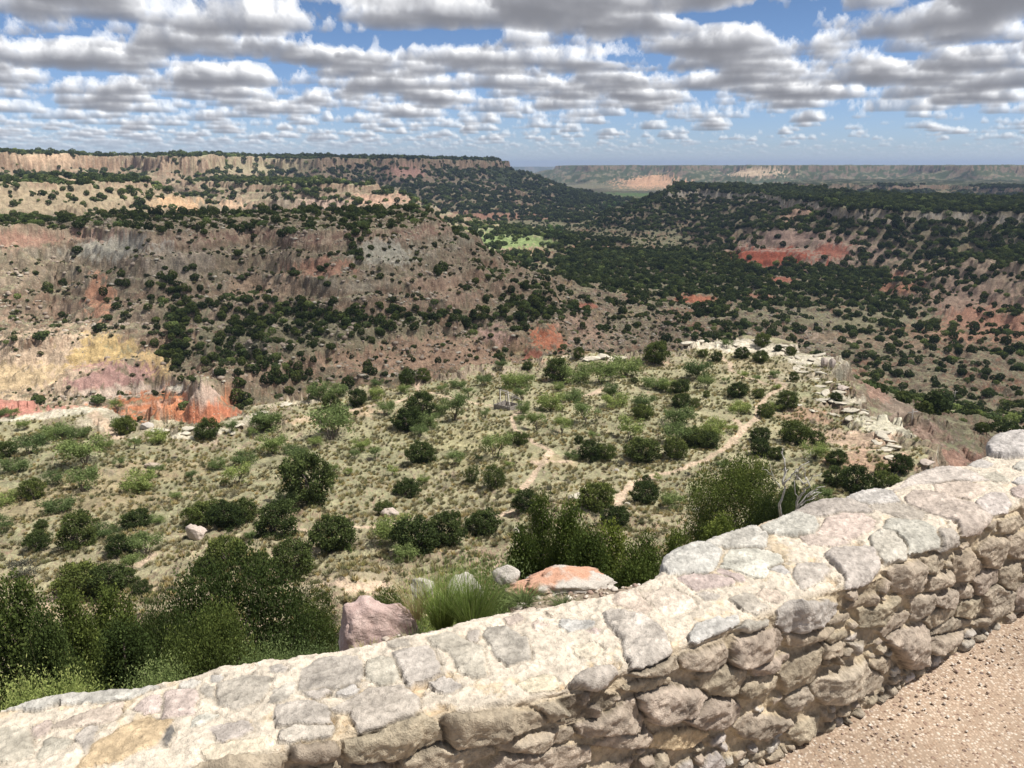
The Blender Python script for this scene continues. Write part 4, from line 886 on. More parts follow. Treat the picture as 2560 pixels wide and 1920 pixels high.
STONES = """1lb110,735 370,630 690,575 850,600 960,572 1040,620 870,690 660,715 430,712 280,760
1pa380,890 420,850 850,705 820,790 760,855 560,880
1pa210,950 230,880 340,840 360,870 330,930 240,968
1ga-60,910 190,890 225,990 210,1080 60,1115 -60,1115
1ga260,1110 310,990 360,962 490,985 440,1050 280,1112
1ga515,985 620,880 680,900 665,960 640,1100 600,1100 570,1030
1pa920,770 1000,700 1110,680 1110,790 1010,800
1pb1130,800 1150,665 1250,650 1365,665 1325,805 1100,830
1ga1370,660 1440,600 1485,640 1475,710
1la1225,640 1260,590 1340,570 1390,600 1330,640
1la1450,590 1465,540 1540,545 1525,600
1gb1860,540 1870,490 1940,470 1990,505 1960,548
1gb1510,690 1520,610 1720,570 1860,590 1850,650 1780,730 1640,770 1530,745
1ga1870,735 1890,660 2050,610 2030,680 1930,745
1la1325,900 1340,830 1450,795 1515,820 1420,880
1tc690,1000 860,900 1000,850 1140,870 1110,1010 960,1060 800,1130 640,1160 560,1160 640,1050
1db1105,1010 1130,920 1190,890 1210,960 1170,1020
2gb150,780 180,660 290,580 520,565 550,610 540,720 450,770 200,800
2ga150,825 180,800 350,780 340,820 270,865
2la385,830 430,770 520,740 550,790 520,815
2gb590,640 610,590 700,560 790,590 808,700 690,745 620,710
2gb790,540 1020,500 1060,545 1090,660 950,720 900,770 870,700
2gb1045,440 1160,400 1370,480 1400,640 1300,670 1230,640 1170,540 1060,500
2ga1295,430 1310,380 1385,370 1375,430 1330,450
2gb1425,400 1450,360 1560,360 1700,430 1710,540 1570,585 1490,530
2pa1555,280 1650,260 1685,290 1590,345
2pa1740,320 1780,295 1855,325 1785,375
2la1930,320 1960,280 2160,290 2150,340 2000,360
2pa2110,360 2160,330 2212,350 2200,390
2gc350,940 640,790 850,775 915,830 925,960 780,1000 560,1050 510,950
2gb0,900 240,880 330,930 345,1020 150,1030 0,1030
2kc75,1240 90,1160 370,1120 390,1170 380,1210 250,1250
2kc470,1170 490,1100 700,1030 960,950 1090,1060 1080,1120 900,1200 580,1240 500,1230
2kd1150,970 1180,940 1540,900 1790,940 1790,1000 1540,1060 1350,1130 1215,1145 1180,1100
2kc850,1290 870,1220 1080,1140 1300,1130 1460,1140 1450,1200 1330,1230 1200,1300 860,1330
2kc1470,1140 1500,1110 1800,1050 2000,1020 2020,1060 1900,1150 1660,1195 1550,1180
2kc1800,880 1830,850 2200,790 2300,820 2250,900 2080,960 1900,975
2gc2015,720 2080,665 2290,600 2330,650 2212,750 2140,760
2kc1480,1290 1560,1200 1900,1150 2110,1160 2100,1260 1900,1330 1480,1340
2kc500,1330 520,1270 700,1240 760,1300 760,1330
2gb1,1070 100,1040 350,1040 330,1100 100,1140 0,1130
3le690,440 710,390 900,312 1010,330 1090,380 1040,490 1000,515 900,510 780,525 720,480
3ld1020,300 1060,270 1290,205 1390,210 1420,250 1400,320 1370,355 1200,330 1040,320
3ld1385,200 1540,130 1620,100 1740,130 1770,190 1740,240 1640,255 1430,235
3gd1600,95 1800,20 2000,10 2100,40 2130,100 1990,110 1760,120
3lb1135,475 1200,350 1350,350 1510,400 1530,440 1440,480 1415,550 1330,540 1250,500
3pa1085,510 1130,490 1260,540 1280,580 1220,575
3pb830,560 870,530 1060,530 1200,580 1130,610 950,635 880,590
3pb370,720 400,640 530,640 570,690 630,760 570,795 430,745
3cb580,660 730,620 880,680 910,740 810,785 720,790 640,730
3ga945,660 1020,650 1110,670 1090,700 1000,710
3ge320,825 380,800 560,830 680,900 720,970 750,1040 640,1130 500,1140 460,1080 440,980 360,900
3lc900,940 960,860 1200,810 1230,860 1130,910 970,980 920,980
3gc1230,870 1300,830 1430,830 1400,880 1270,930
3gd1520,850 1540,760 1600,710 1820,700 1890,720 1880,800 1740,860 1580,920
3gb1620,540 1640,460 1820,450 1850,490 1790,560 1690,625
3la1440,490 1520,450 1585,520 1540,530
3gd1850,390 1900,370 2090,350 2170,380 2190,470 2120,560 1990,590 1960,500 1880,430
3pa1665,260 1760,250 1900,280 2000,310 1900,330 1740,320
3pb1790,240 1850,150 1920,110 2060,110 2150,160 2140,220 1990,280 1880,260
3kc810,1110 860,1070 1100,1000 1150,1060 1130,1110 980,1180 860,1150
3kc510,1190 560,1160 760,1080 800,1100 790,1160 620,1220 520,1220
3kd1160,1080 1220,960 1350,900 1500,900 1520,960 1420,1080 1300,1130 1180,1120
3kc950,1210 1100,1150 1200,1125 1245,1170 1240,1240 1130,1320 1040,1335 980,1290
3kb450,1310 500,1270 690,1220 750,1230 740,1280 560,1330
3kd555,1350 600,1320 760,1280 960,1310 975,1370 900,1450 760,1500 640,1520 560,1450
3kd850,1490 940,1400 1100,1350 1210,1410 1200,1480 1140,1550 960,1560 880,1530
3kc1215,1310 1260,1240 1400,1200 1470,1220 1460,1290 1340,1350 1260,1360
3kc1310,1150 1400,1100 1570,1060 1560,1100 1400,1190 1320,1190
3kc1510,1180 1600,1100 1780,1010 1790,1130 1720,1260 1560,1330
3kc1540,1400 1570,1330 1710,1280 1740,1340 1640,1450 1570,1450
3kd1730,1300 1800,1230 2080,1120 2200,1230 2170,1300 2000,1370 1830,1390 1760,1350
3kc1560,930 1700,900 1860,880 1840,930 1700,990 1590,1000
3kb1780,960 1830,920 1960,900 1980,940 1850,990
3kb1850,850 1900,790 1980,780 1985,820 1880,860
3gc1960,970 2040,930 2150,900 2150,980 2020,1050
3kc1790,1100 1850,1000 2000,1010 1940,1090 1850,1140
3kc1970,740 2000,640 2212,560 2212,680 2100,720
3kc100,1560 300,1500 500,1380 560,1500 540,1600 300,1620 180,1640
3kc180,1700 560,1560 620,1620 560,1700
3kc0,1400 200,1340 400,1370 250,1500 0,1520
3kc1200,1550 1300,1470 1560,1500 1580,1540 1400,1640 1250,1620
3tb630,1620 900,1560 1000,1600 880,1700 640,1700
3kc1570,1600 1700,1520 1780,1500 1770,1600 1640,1680
4ld410,500 470,460 580,445 680,470 720,530 600,545 500,545
4gb550,580 600,555 780,550 890,600 860,640 790,655 700,620
4ld650,710 680,660 860,660 960,720 965,800 790,850 770,790
4gd555,770 600,735 700,740 775,810 770,880 650,910 590,860
4gc960,740 1000,700 1100,750 1105,790 970,835
4pd805,520 850,480 960,480 1200,560 1290,610 1280,680 1140,705 1080,650 960,610 820,560
4pb970,420 1080,395 1200,410 1280,440 1180,505 1080,490 985,460
4gc770,420 830,350 990,290 1200,350 1280,390 1050,400 850,420 720,455
4gc1235,530 1300,480 1400,480 1440,540 1430,580 1290,610
4ga1250,345 1340,340 1445,380 1370,395 1290,380
4lf1320,140 1480,125 1600,130 1600,230 1420,250 1325,230
4kd660,960 720,930 860,900 880,1010 860,1080 720,1100 670,1060
4kc870,890 980,850 1000,920 960,965 880,970
4kc1070,930 1080,880 1180,840 1240,920 1240,990 1080,1020
4kc885,990 1050,970 1050,1040 900,1080
4kc400,1200 410,1130 520,1060 650,1010 670,1060 560,1170
4kc480,1310 480,1210 620,1160 690,1100 680,1200 600,1290
4kc935,1110 1080,1080 1090,1170 1000,1200 940,1180
4kc800,1140 920,1090 930,1200 800,1270
4kb1090,1080 1190,1050 1200,1130 1120,1135
4kc1200,1010 1250,960 1350,960 1350,1050 1220,1110
4kc1100,1210 1130,1160 1260,1110 1260,1200 1180,1260 1100,1250
4kc1240,830 1310,750 1410,760 1400,870 1360,940 1290,920
4kc1410,840 1420,740 1600,710 1600,880 1460,880
4kc1260,1110 1340,1050 1460,1080 1475,1200 1280,1310 1220,1290 1290,1230
4ke650,1390 720,1340 900,1300 905,1530 770,1575 740,1510
4kd905,1480 910,1400 1040,1360 1140,1350 1060,1440 960,1475
4kb920,1370 1050,1270 1170,1260 1180,1300 1060,1350
4kb890,1270 990,1190 1090,1190 1050,1270 900,1330
4kb600,1330 700,1230 790,1230 740,1310 620,1380
4kb520,1560 600,1510 680,1530 650,1600 560,1610
4gb380,1390 440,1360 555,1340 550,1420 440,1460
4kc210,1500 230,1420 380,1410 350,1540 240,1560
4kc1370,960 1500,900 1520,1000 1480,1100 1380,1080
4kc1480,1120 1600,1000 1600,1210 1490,1220
4kb1360,650 1500,610 1520,660 1460,730 1370,710
4kb1240,690 1340,640 1350,680 1260,720"""
S0, S1 = -3.6, 6.6
sg = np.concatenate([np.arange(S0, -.75, .012), np.arange(-.75, 4.25, .0042), np.arange(4.25, S1, .012)])
TF = 0.56                                   # depth of the face below the rounded edge
v_face = np.arange(-TF, 0, .0042); v_top = np.linspace(0, 1, 105)[0:]; v_back = np.linspace(0.03, .8, 34)
ns, nf_, nt, nb = len(sg), len(v_face), len(v_top), len(v_back)
NI, NO = n_in(sg), n_out(sg); Wd = np.maximum(NO-NI, .2)
t_face = np.repeat(v_face[:, None], ns, 1); t_top = v_top[:, None]*Wd[None]; t_back = Wd[None]+v_back[:, None]
T = np.concatenate([t_face, t_top, t_back]); SS = np.repeat(sg[None], len(T), 0)
rc = .028
def corner(t, w):                           # rounded section: returns offset across, height, and the outward normal
    n = np.where(t < 0, 0, np.minimum(t, w)); z = np.where(t < 0, t, np.where(t > w, w-t, 0))
    a = np.clip((t+rc)/(2*rc), 0, 1)*np.pi/2; b = np.clip((t-w+rc)/(2*rc), 0, 1)*np.pi/2
    inn, outn = np.abs(t) < rc, np.abs(t-w) < rc
    n = np.where(inn, rc-rc*np.cos(a), n); z = np.where(inn, -rc+rc*np.sin(a), z)
    n = np.where(outn, w-rc+rc*np.sin(b), n); z = np.where(outn, -rc+rc*np.cos(b), z)
    nn = np.where(t < w*.5, -np.cos(a), np.sin(b)); nz = np.where(t < w*.5, np.sin(a), np.cos(b))
    return n, z, nn, nz
OFF, ZZ, NN, NZ = corner(T, Wd[None])
facew = sstep(.03, -.03, T)                 # 1 on the face, 0 on the top
wn = samp(NR, SS, T, 1.1)*.5; wn2 = samp(NR, SS, T, .33, .3); wn3 = samp(NR, SS, T, 3.1, .6); fine_n = samp(NR, SS, T, .11, .8)
sx = SS+wn2*.0022+wn*.002; tx = T+samp(NR, SS, T, .35, .9)*.0022
dmin = np.full(T.shape, 1e3); dsec = np.full(T.shape, 1e3); hgt = np.zeros(T.shape); colw = np.zeros(T.shape+(3,), np.float32); tilt_n = np.zeros(T.shape)
gs = np.random.default_rng(21)
HS = {'a': .004, 'b': .008, 'c': .021, 'd': .032, 'e': .040, 'f': .11}
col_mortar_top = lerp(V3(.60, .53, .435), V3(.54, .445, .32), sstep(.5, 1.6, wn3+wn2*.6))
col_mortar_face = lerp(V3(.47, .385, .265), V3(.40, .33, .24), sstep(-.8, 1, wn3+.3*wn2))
def add_stone(P, tone, H):
    P = np.array(P, float); c = P.mean(0); P = c+(P-c)*(1.17 if P[:, 1].mean() < 0 else 1.18)
    j0, j1 = np.searchsorted(sg, P[:, 0].min()-.05), np.searchsorted(sg, P[:, 0].max()+.05)
    if j1-j0 < 3: return
    tt = T[:, j0:j1]; rows_ = np.where((tt.max(1) > P[:, 1].min()-.05) & (tt.min(1) < P[:, 1].max()+.05))[0]
    if len(rows_) == 0: return
    sl = (slice(rows_[0], rows_[-1]+1), slice(j0, j1))
    x, y = sx[sl], tx[sl]
    d, _ = sdf(P, x, y); d = d+.002
    m = d < dmin[sl]; dsec[sl] = np.where(m, dmin[sl], np.minimum(dsec[sl], d)); dmin[sl] = np.where(m, d, dmin[sl])
    fc = P[:, 1].mean() < 0.02
    if not fc: H = H*(.38 if H > .01 else .8)
    k = gs.uniform(-1, 1, 2)*.05*(1 if fc else .5)*(1 if H > .01 else .4); L = max(np.ptp(P[:, 0]), np.ptp(P[:, 1]))
    pil = H*(1-np.exp(-np.maximum(-d, 0)/(.003+.12*H)))*1.03
    rough = (samp(NR, x, y*1.5, 1.1, gs.random())*(.0045 if fc else .003)+(samp(NG, x*.55, y*1.7, 1.1, gs.random())*.006 if fc else samp(NG, x, y, 2.2, gs.random())*.002))*(1 if H > .01 else .35)*sstep(0, .012, -d)
    hh = pil+((x-c[0])*k[0]+(y-c[1])*k[1])*sstep(0, .03, -d)+rough
    for _q in range(4):                                    # broken facets
        an_ = gs.random()*2*np.pi; cx_, sx_ = math.cos(an_), math.sin(an_); ext = max(np.abs((P[:, 0]-c[0])*cx_+(P[:, 1]-c[1])*sx_).max(), 1e-3)
        hh = np.minimum(hh, H*gs.uniform(.95, 1.15)-np.maximum((x-c[0])*cx_+(y-c[1])*sx_-ext*gs.uniform(.1, .6), 0)*gs.uniform(.25, .8)*(1 if fc else .14)+rough*.7)
    hh = np.maximum(hh, .002)
    ins = (d < 0) & m
    hgt[sl] = np.where(ins, hh, hgt[sl])
    cc = np.array(TONES[tone])*gs.uniform(.9, 1.12)*(1.0 if fc else .97)*np.array([1, gs.uniform(.98, 1.02), gs.uniform(.95, 1.04)])
    cc = cc[None, None]*(1+.09*samp(NR, x, y, .5, gs.random())+.07*samp(NR, x, y*3, 1.3, gs.random()))[..., None]
    colw[sl] = np.where(ins[..., None], cc, colw[sl])
for line in STONES.split('\n'):
    r_, tone, hk = int(line[0]), line[1], line[2]; ox_, oy_, k_ = REG[r_]
    P = [unroll(ox_+float(q.split(',')[0])*k_, oy_+float(q.split(',')[1])*k_) for q in line[3:].split()]
    add_stone(P, tone, HS[hk])
listed = dmin.copy()
# the rest of the wall: courses of rubble on the face, scattered flat stones along the top
def rubble(s0, s1, t0, t1, w, h, seed, tones, Hs, fill=1.0):
    g_ = np.random.default_rng(seed); t = t0
    while t < t1:
        hh = h*g_.uniform(.75, 1.3); s = s0+g_.random()*w
        while s < s1:
            ww = w*g_.uniform(.55, 1.6); c = np.array([s+ww/2, t+hh/2])
            j = np.clip(np.searchsorted(sg, c[0]), 0, ns-1); i = int(np.argmin(np.abs(T[:, j]-c[1])))
            if g_.random() < fill and listed[i, j] > .35*min(ww, hh):
                n_ = g_.integers(6, 9); an = np.sort(g_.random(n_)*.5+np.arange(n_))/n_*2*np.pi
                q = np.stack([np.cos(an), np.sin(an)], -1); q = np.sign(q)*np.abs(q)**.55
                q = q*np.array([ww*.46, hh*.44])*g_.uniform(.85, 1.06, (n_, 1))+c; ang = g_.normal()*.12
                dq = q-c; q = c+np.stack([dq[:, 0]*math.cos(ang)-dq[:, 1]*math.sin(ang), dq[:, 0]*math.sin(ang)+dq[:, 1]*math.cos(ang)], -1)
                sub = max(0.0, listed[i, j])
                add_stone(q if sub > .6*max(ww, hh) else c+(q-c)*np.clip(sub/(.55*max(ww, hh)), .5, 1), g_.choice(list(tones)), g_.uniform(*Hs))
            s += ww
        t += hh
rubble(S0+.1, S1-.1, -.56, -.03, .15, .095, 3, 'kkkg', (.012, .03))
rubble(S0+.1, -.45, .02, .34, .20, .12, 4, 'glpc', (.004, .012), .8)
rubble(3.0, S1-.1, .02, .36, .22, .13, 5, 'glpp', (.006, .022), .9)
rubble(-.9, 1.2, .01, .40, .10, .07, 6, 'gplc', (.002, .005), .7)
rubble(1.2, 3.4, .01, .42, .16, .10, 7, 'glpg', (.004, .009), .95)
rubble(-1, 4.4, -.54, -.05, .06, .045, 8, 'kkg', (.006, .016), .8)
mort = dmin > 0
base_h = np.where(mort, samp(NR, SS, T, 1.3, .44)*.0022+samp(NG, SS, T, 2.2, .2)*.002*(1-facew)+wn2*.0006, 0)
groove = -np.exp(-(np.maximum(dmin, 0)/.006)**2)*.006
pit = sstep(1.5, 2.1, samp(NF, SS, T, 1.6, .15)+.25*wn2)*(1-facew)*.014
puff = (1-facew)*.009*sstep(.2, 1.6, samp(NF, SS, T, 2.4, .33))-facew*.017*sstep(0, .012, dmin)
joint = sstep(.011, .003, dsec-dmin)*(dmin < 0)
hgt = hgt*(1-joint)-joint*np.where(facew > .5, .010, .001)
H_ = np.where(mort, base_h+groove-pit+puff, hgt+puff*.6)+fine_n*.0011
H_ += samp(NF, SS, T, 5.0, .7)*.006
end = sstep(0, .05, T+TF)
H_ *= end
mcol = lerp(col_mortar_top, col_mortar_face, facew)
mcol = mcol*(1-.62*np.exp(-(np.maximum(dmin, 0)/.003)**2)*(.25+.75*sstep(-.4, .7, wn3)))[..., None]  # stone edges and joints darkened: dirt stain plus shadow put into the colour
mcol = lerp(mcol, V3(.42, .31, .19), sstep(0, .02, pit)*.8)
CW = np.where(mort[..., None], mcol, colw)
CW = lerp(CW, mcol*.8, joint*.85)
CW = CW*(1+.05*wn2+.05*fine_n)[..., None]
n_all = NI[None]+OFF+NN*H_; z_all = ZT+ZZ+NZ*H_
Xw = SS*ux-n_all*uy; Yw = SS*uy+n_all*ux
wall = D.objects.new('stone_wall', None); COL.objects.link(wall); wall.location = (0, 0, 0)
wall['label'] = 'low stone parapet wall of grey rubble set in cream mortar, beside the gravel pavement'; wall['category'] = 'wall'
def wall_part(name, mask):
    n, m = T.shape; a = (np.arange(n-1)[:, None]*m+np.arange(m-1)[None]); sel = mask[:-1, :-1].ravel()
    a = a.ravel()[sel]; q = np.stack([a, a+1, a+m+1, a+m], -1)
    used, inv = np.unique(q, return_inverse=True); q = inv.reshape(q.shape)
    me = D.meshes.new(name); co = np.stack([Xw.ravel()[used], Yw.ravel()[used], z_all.ravel()[used]], -1).astype(np.float32)
    me.vertices.add(len(used)); me.vertices.foreach_set('co', co.ravel()); nf = len(q)
    me.loops.add(nf*4); me.loops.foreach_set('vertex_index', q.astype(np.int32).ravel())
    me.polygons.add(nf); me.polygons.foreach_set('loop_start', np.arange(0, nf*4, 4, dtype=np.int32)); me.polygons.foreach_set('loop_total', np.full(nf, 4, np.int32))
    me.polygons.foreach_set('use_smooth', np.ones(nf, bool)); me.update(calc_edges=True)
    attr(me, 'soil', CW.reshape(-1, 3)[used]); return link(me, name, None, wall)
g = NT('wall stone and mortar'); p = g.obj()
n1_ = g.noise(p, 60, 5, .7); n2_ = g.noise(p, 14, 4, .6); n3_ = g.noise(p, 220, 3, .6)
c = g.mix(1, g.attr('soil'), g.ramp(n1_, [(.25, .62), (.5, 1), (.75, 1.28)]), 'MULTIPLY')
c = g.mix(1, c, g.ramp(n2_, [(.3, .86), (.7, 1.12)]), 'MULTIPLY')
sp = g.n('ShaderNodeTexVoronoi', Vector=p, Scale=85.0); c = g.mix(g.math('MULTIPLY', g.ramp(sp.outputs['Distance'], [(.1, 1), (.2, 0)]), g.ramp(n2_, [(.5, 0), (.62, .55)])), c, (.16, .13, .10))
g.l(c, g.b.inputs['Base Color'])
g.l(g.bump(g.math('ADD', n1_, g.math('MULTIPLY', n3_, .5)), .9, .008), g.b.inputs['Normal']); M_WALL = g.m
stone_m = ~mort
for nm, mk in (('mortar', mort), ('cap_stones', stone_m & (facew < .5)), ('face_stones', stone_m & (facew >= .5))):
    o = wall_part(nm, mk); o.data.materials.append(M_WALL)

# ------------------------------------------------------------------ the exposed aggregate pavement
bm = bmesh.new(); NX, NY = 90, 60
vs = [[bm.verts.new((-(uy)*n+ux*s, ux*n+uy*s, -1.80+.004*math.sin(s*3+n*2))) for s in np.linspace(-9, 12, NX)] for n in np.concatenate([np.linspace(-9, .6, 20), np.linspace(.7, 1.72, NY-20)])]
for i in range(len(vs)-1):
    for j in range(NX-1): bm.faces.new((vs[i][j], vs[i][j+1], vs[i+1][j+1], vs[i+1][j]))
g = NT('exposed aggregate'); p = g.obj()
v1 = g.n('ShaderNodeTexVoronoi', Vector=p, Scale=95.0); v2 = g.n('ShaderNodeTexVoronoi', Vector=p, Scale=52.0)
rc_ = g.n('ShaderNodeSeparateColor', Color=v1.outputs['Color']); rc2 = g.n('ShaderNodeSeparateColor', Color=v2.outputs['Color'])
peb = g.ramp(rc_.outputs[0], [(0, (.20, .13, .10)), (.16, (.38, .27, .19)), (.45, (.50, .38, .28)), (.75, (.55, .44, .34)), (.93, (.66, .57, .47))])
base = g.mix(g.noise(p, 3, 4), (.33, .245, .18), (.42, .32, .235))
c = g.mix(g.ramp(v1.outputs['Distance'], [(.38, 1), (.6, 0)]), base, peb)
big2 = g.math('MULTIPLY', g.ramp(v2.outputs['Distance'], [(.3, 1), (.4, 0)]), g.ramp(rc2.outputs[0], [(.80, 0), (.83, 1)]))
c = g.mix(big2, c, g.ramp(rc2.outputs[1], [(0, (.14, .10, .09)), (.35, (.30, .20, .15)), (.6, (.55, .47, .40)), (1, (.62, .52, .42))]))
c = g.mix(1, c, g.ramp(g.noise(p, 1.3, 5, .65), [(.3, .66), (.7, .98)]), 'MULTIPLY')
g.l(c, g.b.inputs['Base Color'])
hb = g.math('ADD', g.math('MULTIPLY', g.ramp(v1.outputs['Distance'], [(0, 1), (.6, 0)]), .6), g.math('MULTIPLY', big2, .8))
g.l(g.bump(hb, .8, .005), g.b.inputs['Normal'])
o = D.objects.new('pavement', bm_mesh(bm, 'pavement', g.m)); COL.objects.link(o); o['kind'] = 'structure'

# ------------------------------------------------------------------ rocks
def rock_mesh(seed, sx_, sy_, sz_, mat, sub=4, cuts=12, rough=.06, name='rock'):
    bm = bmesh.new(); bmesh.ops.create_icosphere(bm, subdivisions=sub, radius=1); g_ = np.random.default_rng(seed)
    dirs = g_.normal(size=(cuts, 3)); dirs /= np.linalg.norm(dirs, axis=1, keepdims=True); off = g_.uniform(.55, .85, cuts)
    co = np.array([v.co for v in bm.verts])
    for d_, o_ in zip(dirs, off):
        k = co@d_; m = k > o_; co[m] -= (k[m]-o_)[:, None]*d_*.93
    nz_ = samp(NR, co[:, 0]+co[:, 2]*.7, co[:, 1]-co[:, 2]*.5, 5, g_.random())*rough+samp(NG, co[:, 0]+co[:, 1]*.3, co[:, 2]*2+co[:, 1], 6, g_.random())*rough*.8
    ln = np.linalg.norm(co, axis=1, keepdims=True); co = co*(1+nz_[:, None])
    co *= np.array([sx_, sy_, sz_])/2
    for v, c_ in zip(bm.verts, co): v.co = c_
    return bm_mesh(bm, name, mat)
def rock_mat(name, a, b, c=None, cth=.55, scale=3):
    g = NT(name); p = g.obj(); n_ = g.noise(p, scale*4, 6, .65); m_ = g.noise(p, scale, 4)
    col_ = g.ramp(n_, [(.3, a), (.7, b)])
    if c: col_ = g.mix(g.ramp(m_, [(cth, 0), (cth+.08, 1)]), col_, c)
    col_ = g.mix(1, col_, g.ramp(g.noise(p, scale*30, 3), [(.3, .8), (.7, 1.15)]), 'MULTIPLY')
    g.l(col_, g.b.inputs['Base Color']); g.l(g.bump(n_, .6, .03), g.b.inputs['Normal']); return g.m
RM_PINK = rock_mat('pink sandstone', (.40, .285, .26), (.55, .43, .39), (.58, .50, .45), .56, 5)
RM_GREY = rock_mat('grey limestone', (.38, .35, .31), (.55, .51, .46), None, .6, 6)
RM_ORG = rock_mat('grey rock stained orange', (.50, .28, .19), (.56, .34, .24), (.50, .46, .41), .47, 5)
RM_PALE = rock_mat('pale caliche', (.42, .38, .30), (.60, .55, .45), None, .6, 1.2)
RM_KNOB = rock_mat('knobbly conglomerate', (.34, .27, .23), (.60, .52, .45), None, .6, 2.5)
RM_BRN = rock_mat('weathered slope rock', (.30, .24, .19), (.46, .38, .30), None, .6, .8)
def solo(name, me, loc, rot, label, cat, group=None):
    o = D.objects.new(name, me); COL.objects.link(o); o.location = loc; o.rotation_euler = rot; o['label'] = label; o['category'] = cat
    if group: o['group'] = group
    return o
zl = -1.84
solo('boulder', rock_mesh(5, .40, .38, .46, RM_PINK, 5, 26, .05), (-.60, 3.10, zl-.09), (.5, .1, .35), 'pink sandstone boulder just outside the wall, left of the broom bush', 'rock')
solo('rock', rock_mesh(6, .12, .10, .10, RM_GREY), (-.40, 3.29, zl+.05), (0, .2, .4), 'small rounded grey rock on the right shoulder of the pink boulder', 'rock')
solo('rock', rock_mesh(7, .52, .28, .14, RM_ORG, 5, 20, .10), (.20, 3.42, zl-.015), (.12, 0, .05), 'flat grey rock with orange stained face outside the wall', 'rock')
solo('rock', rock_mesh(8, .20, .15, .15, RM_GREY), (-.20, 3.30, zl+.03), (.3, .3, 1), 'squared grey rock behind the broom bush', 'rock')
solo('rock', rock_mesh(9, .12, .10, .08, RM_GREY), (-.03, 3.46, zl+.02), (.3, 0, 0), 'small grey rock at the left end of the orange stained rock', 'rock')
solo('rock', rock_mesh(10, .13, .08, .07, RM_GREY), (.42, 3.05, zl+.05), (0, 0, .6), 'small dark grey rock where the wall meets the right end of the orange stained rock', 'rock')
def on(X, Y, wpx): h0 = hit(X, Y); return h0, wpx*float(np.linalg.norm(h0))/FPX
for X, Y, wpx, hr, m_, sd, lab, rz in [(425, 1163, 44, .85, RM_KNOB, 11, 'knobbly pale brown boulder below the wide juniper clump on the grass', .3), (842, 1116, 48, .5, RM_KNOB, 12, 'long pale boulder beside a small round juniper', .4),
                               (1243, 1085, 30, .8, RM_PALE, 13, 'white boulder left of a large round juniper', 0), (1250, 1072, 16, .7, RM_PALE, 14, 'smaller white stone just above the white boulder', 0),
                               (1115, 1152, 24, .7, RM_PALE, 15, 'pale rock half hidden behind the spired junipers', 0), (881, 817, 46, .35, RM_PALE, 16, 'flat pale slab at the rim of the bench above the small junipers', 0),
                               (330, 1010, 30, .4, RM_BRN, 17, 'low grey brown rock lying in the dry grass at left', 0), (1505, 1105, 20, .6, RM_PALE, 18, 'pale stone peeping out left of the large spreading juniper', 0),
                               (318, 925, 24, .6, RM_GREY, 19, 'grey block on the bench edge under the orange striped bluff', 0), (270, 913, 20, .5, RM_GREY, 20, 'flat grey stone beside the sandy track at the bench edge', 0),
                               (1332, 1018, 14, .5, RM_GREY, 21, 'small grey stone in the grass below the paired dark junipers', 0), (1355, 1090, 12, .6, RM_PALE, 23, 'small pale stone beside the winding trail', 0)]:
    h0, w_ = on(X, Y, wpx); solo('boulder' if wpx > 29 else 'rock', rock_mesh(sd, w_, w_*.7, w_*hr*1.1, m_, 4, 10, .09), (h0[0], h0[1], h0[2]+w_*hr*.28), (0, 0, rz), lab, 'rock')
# slabs and blocks broken off the pale rim on the right of the bench
g_ = np.random.default_rng(41); slabs = [rock_mesh(60+i, 1, .7, .22, RM_PALE, 3, 12, .05, 'slab') for i in range(5)]+[rock_mesh(70+i, .8, .7, .8, RM_KNOB, 3, 14, .07, 'block') for i in range(2)]
spots = [(1500, 745), (1520, 738), (1560, 736), (1600, 734), (1640, 735), (1690, 755), (1725, 768), (1760, 772), (1790, 776), (1740, 800), (1765, 815), (1780, 835), (1770, 850), (1800, 870), (1830, 890), (1760, 870), (1745, 885), (1790, 895),
         (1850, 905), (1880, 915), (1900, 935), (1915, 950), (1890, 962), (1905, 975), (1925, 990), (1930, 965), (1870, 890), (1820, 850), (1810, 840), (1720, 790), (1700, 775), (1655, 760), (1575, 748), (480, 930), (520, 922), (400, 938), (360, 935), (560, 895), (610, 872), (1300, 773), (1330, 775), (1270, 778)]
for k, (X, Y) in enumerate(spots):
    for q in range(2):
        h0, w_ = on(X+g_.normal()*9, Y+g_.normal()*4, g_.uniform(16, 44)); w_ = min(w_, 3.4)
        o = solo('rock_slab', slabs[g_.integers(5)], h0+np.array([0, 0, .05]), (g_.normal()*.08, g_.normal()*.08, g_.random()*6), 'pale flat slab of weathered rock among others along the rim of the bench', 'rock', 'pale slabs along the bench rim'); o.scale = (w_, w_*g_.uniform(.6, 1), w_*g_.uniform(.6, 1.2))
for X, Y, wpx, hh, lab in [(1781, 792, 22, 1.3, 'left one of two dark rock pillars at the right tip of the bench'), (1798, 794, 20, 1.5, 'right one of two dark rock pillars at the right tip of the bench'), (1822, 842, 34, .4, 'dark slab jutting out over the drop below the rock pillars'), (2003, 1003, 40, .35, 'long dark slab lying on the slope beyond the bench')]:
    h0, w_ = on(X, Y, wpx); o = solo('rock_pillar' if hh > 1 else 'rock_slab', slabs[5+(wpx % 2)], h0+np.array([0, 0, w_*hh*.3]), (0, 0, .4), lab, 'rock'); o.scale = (w_, w_, w_*hh*1.2)
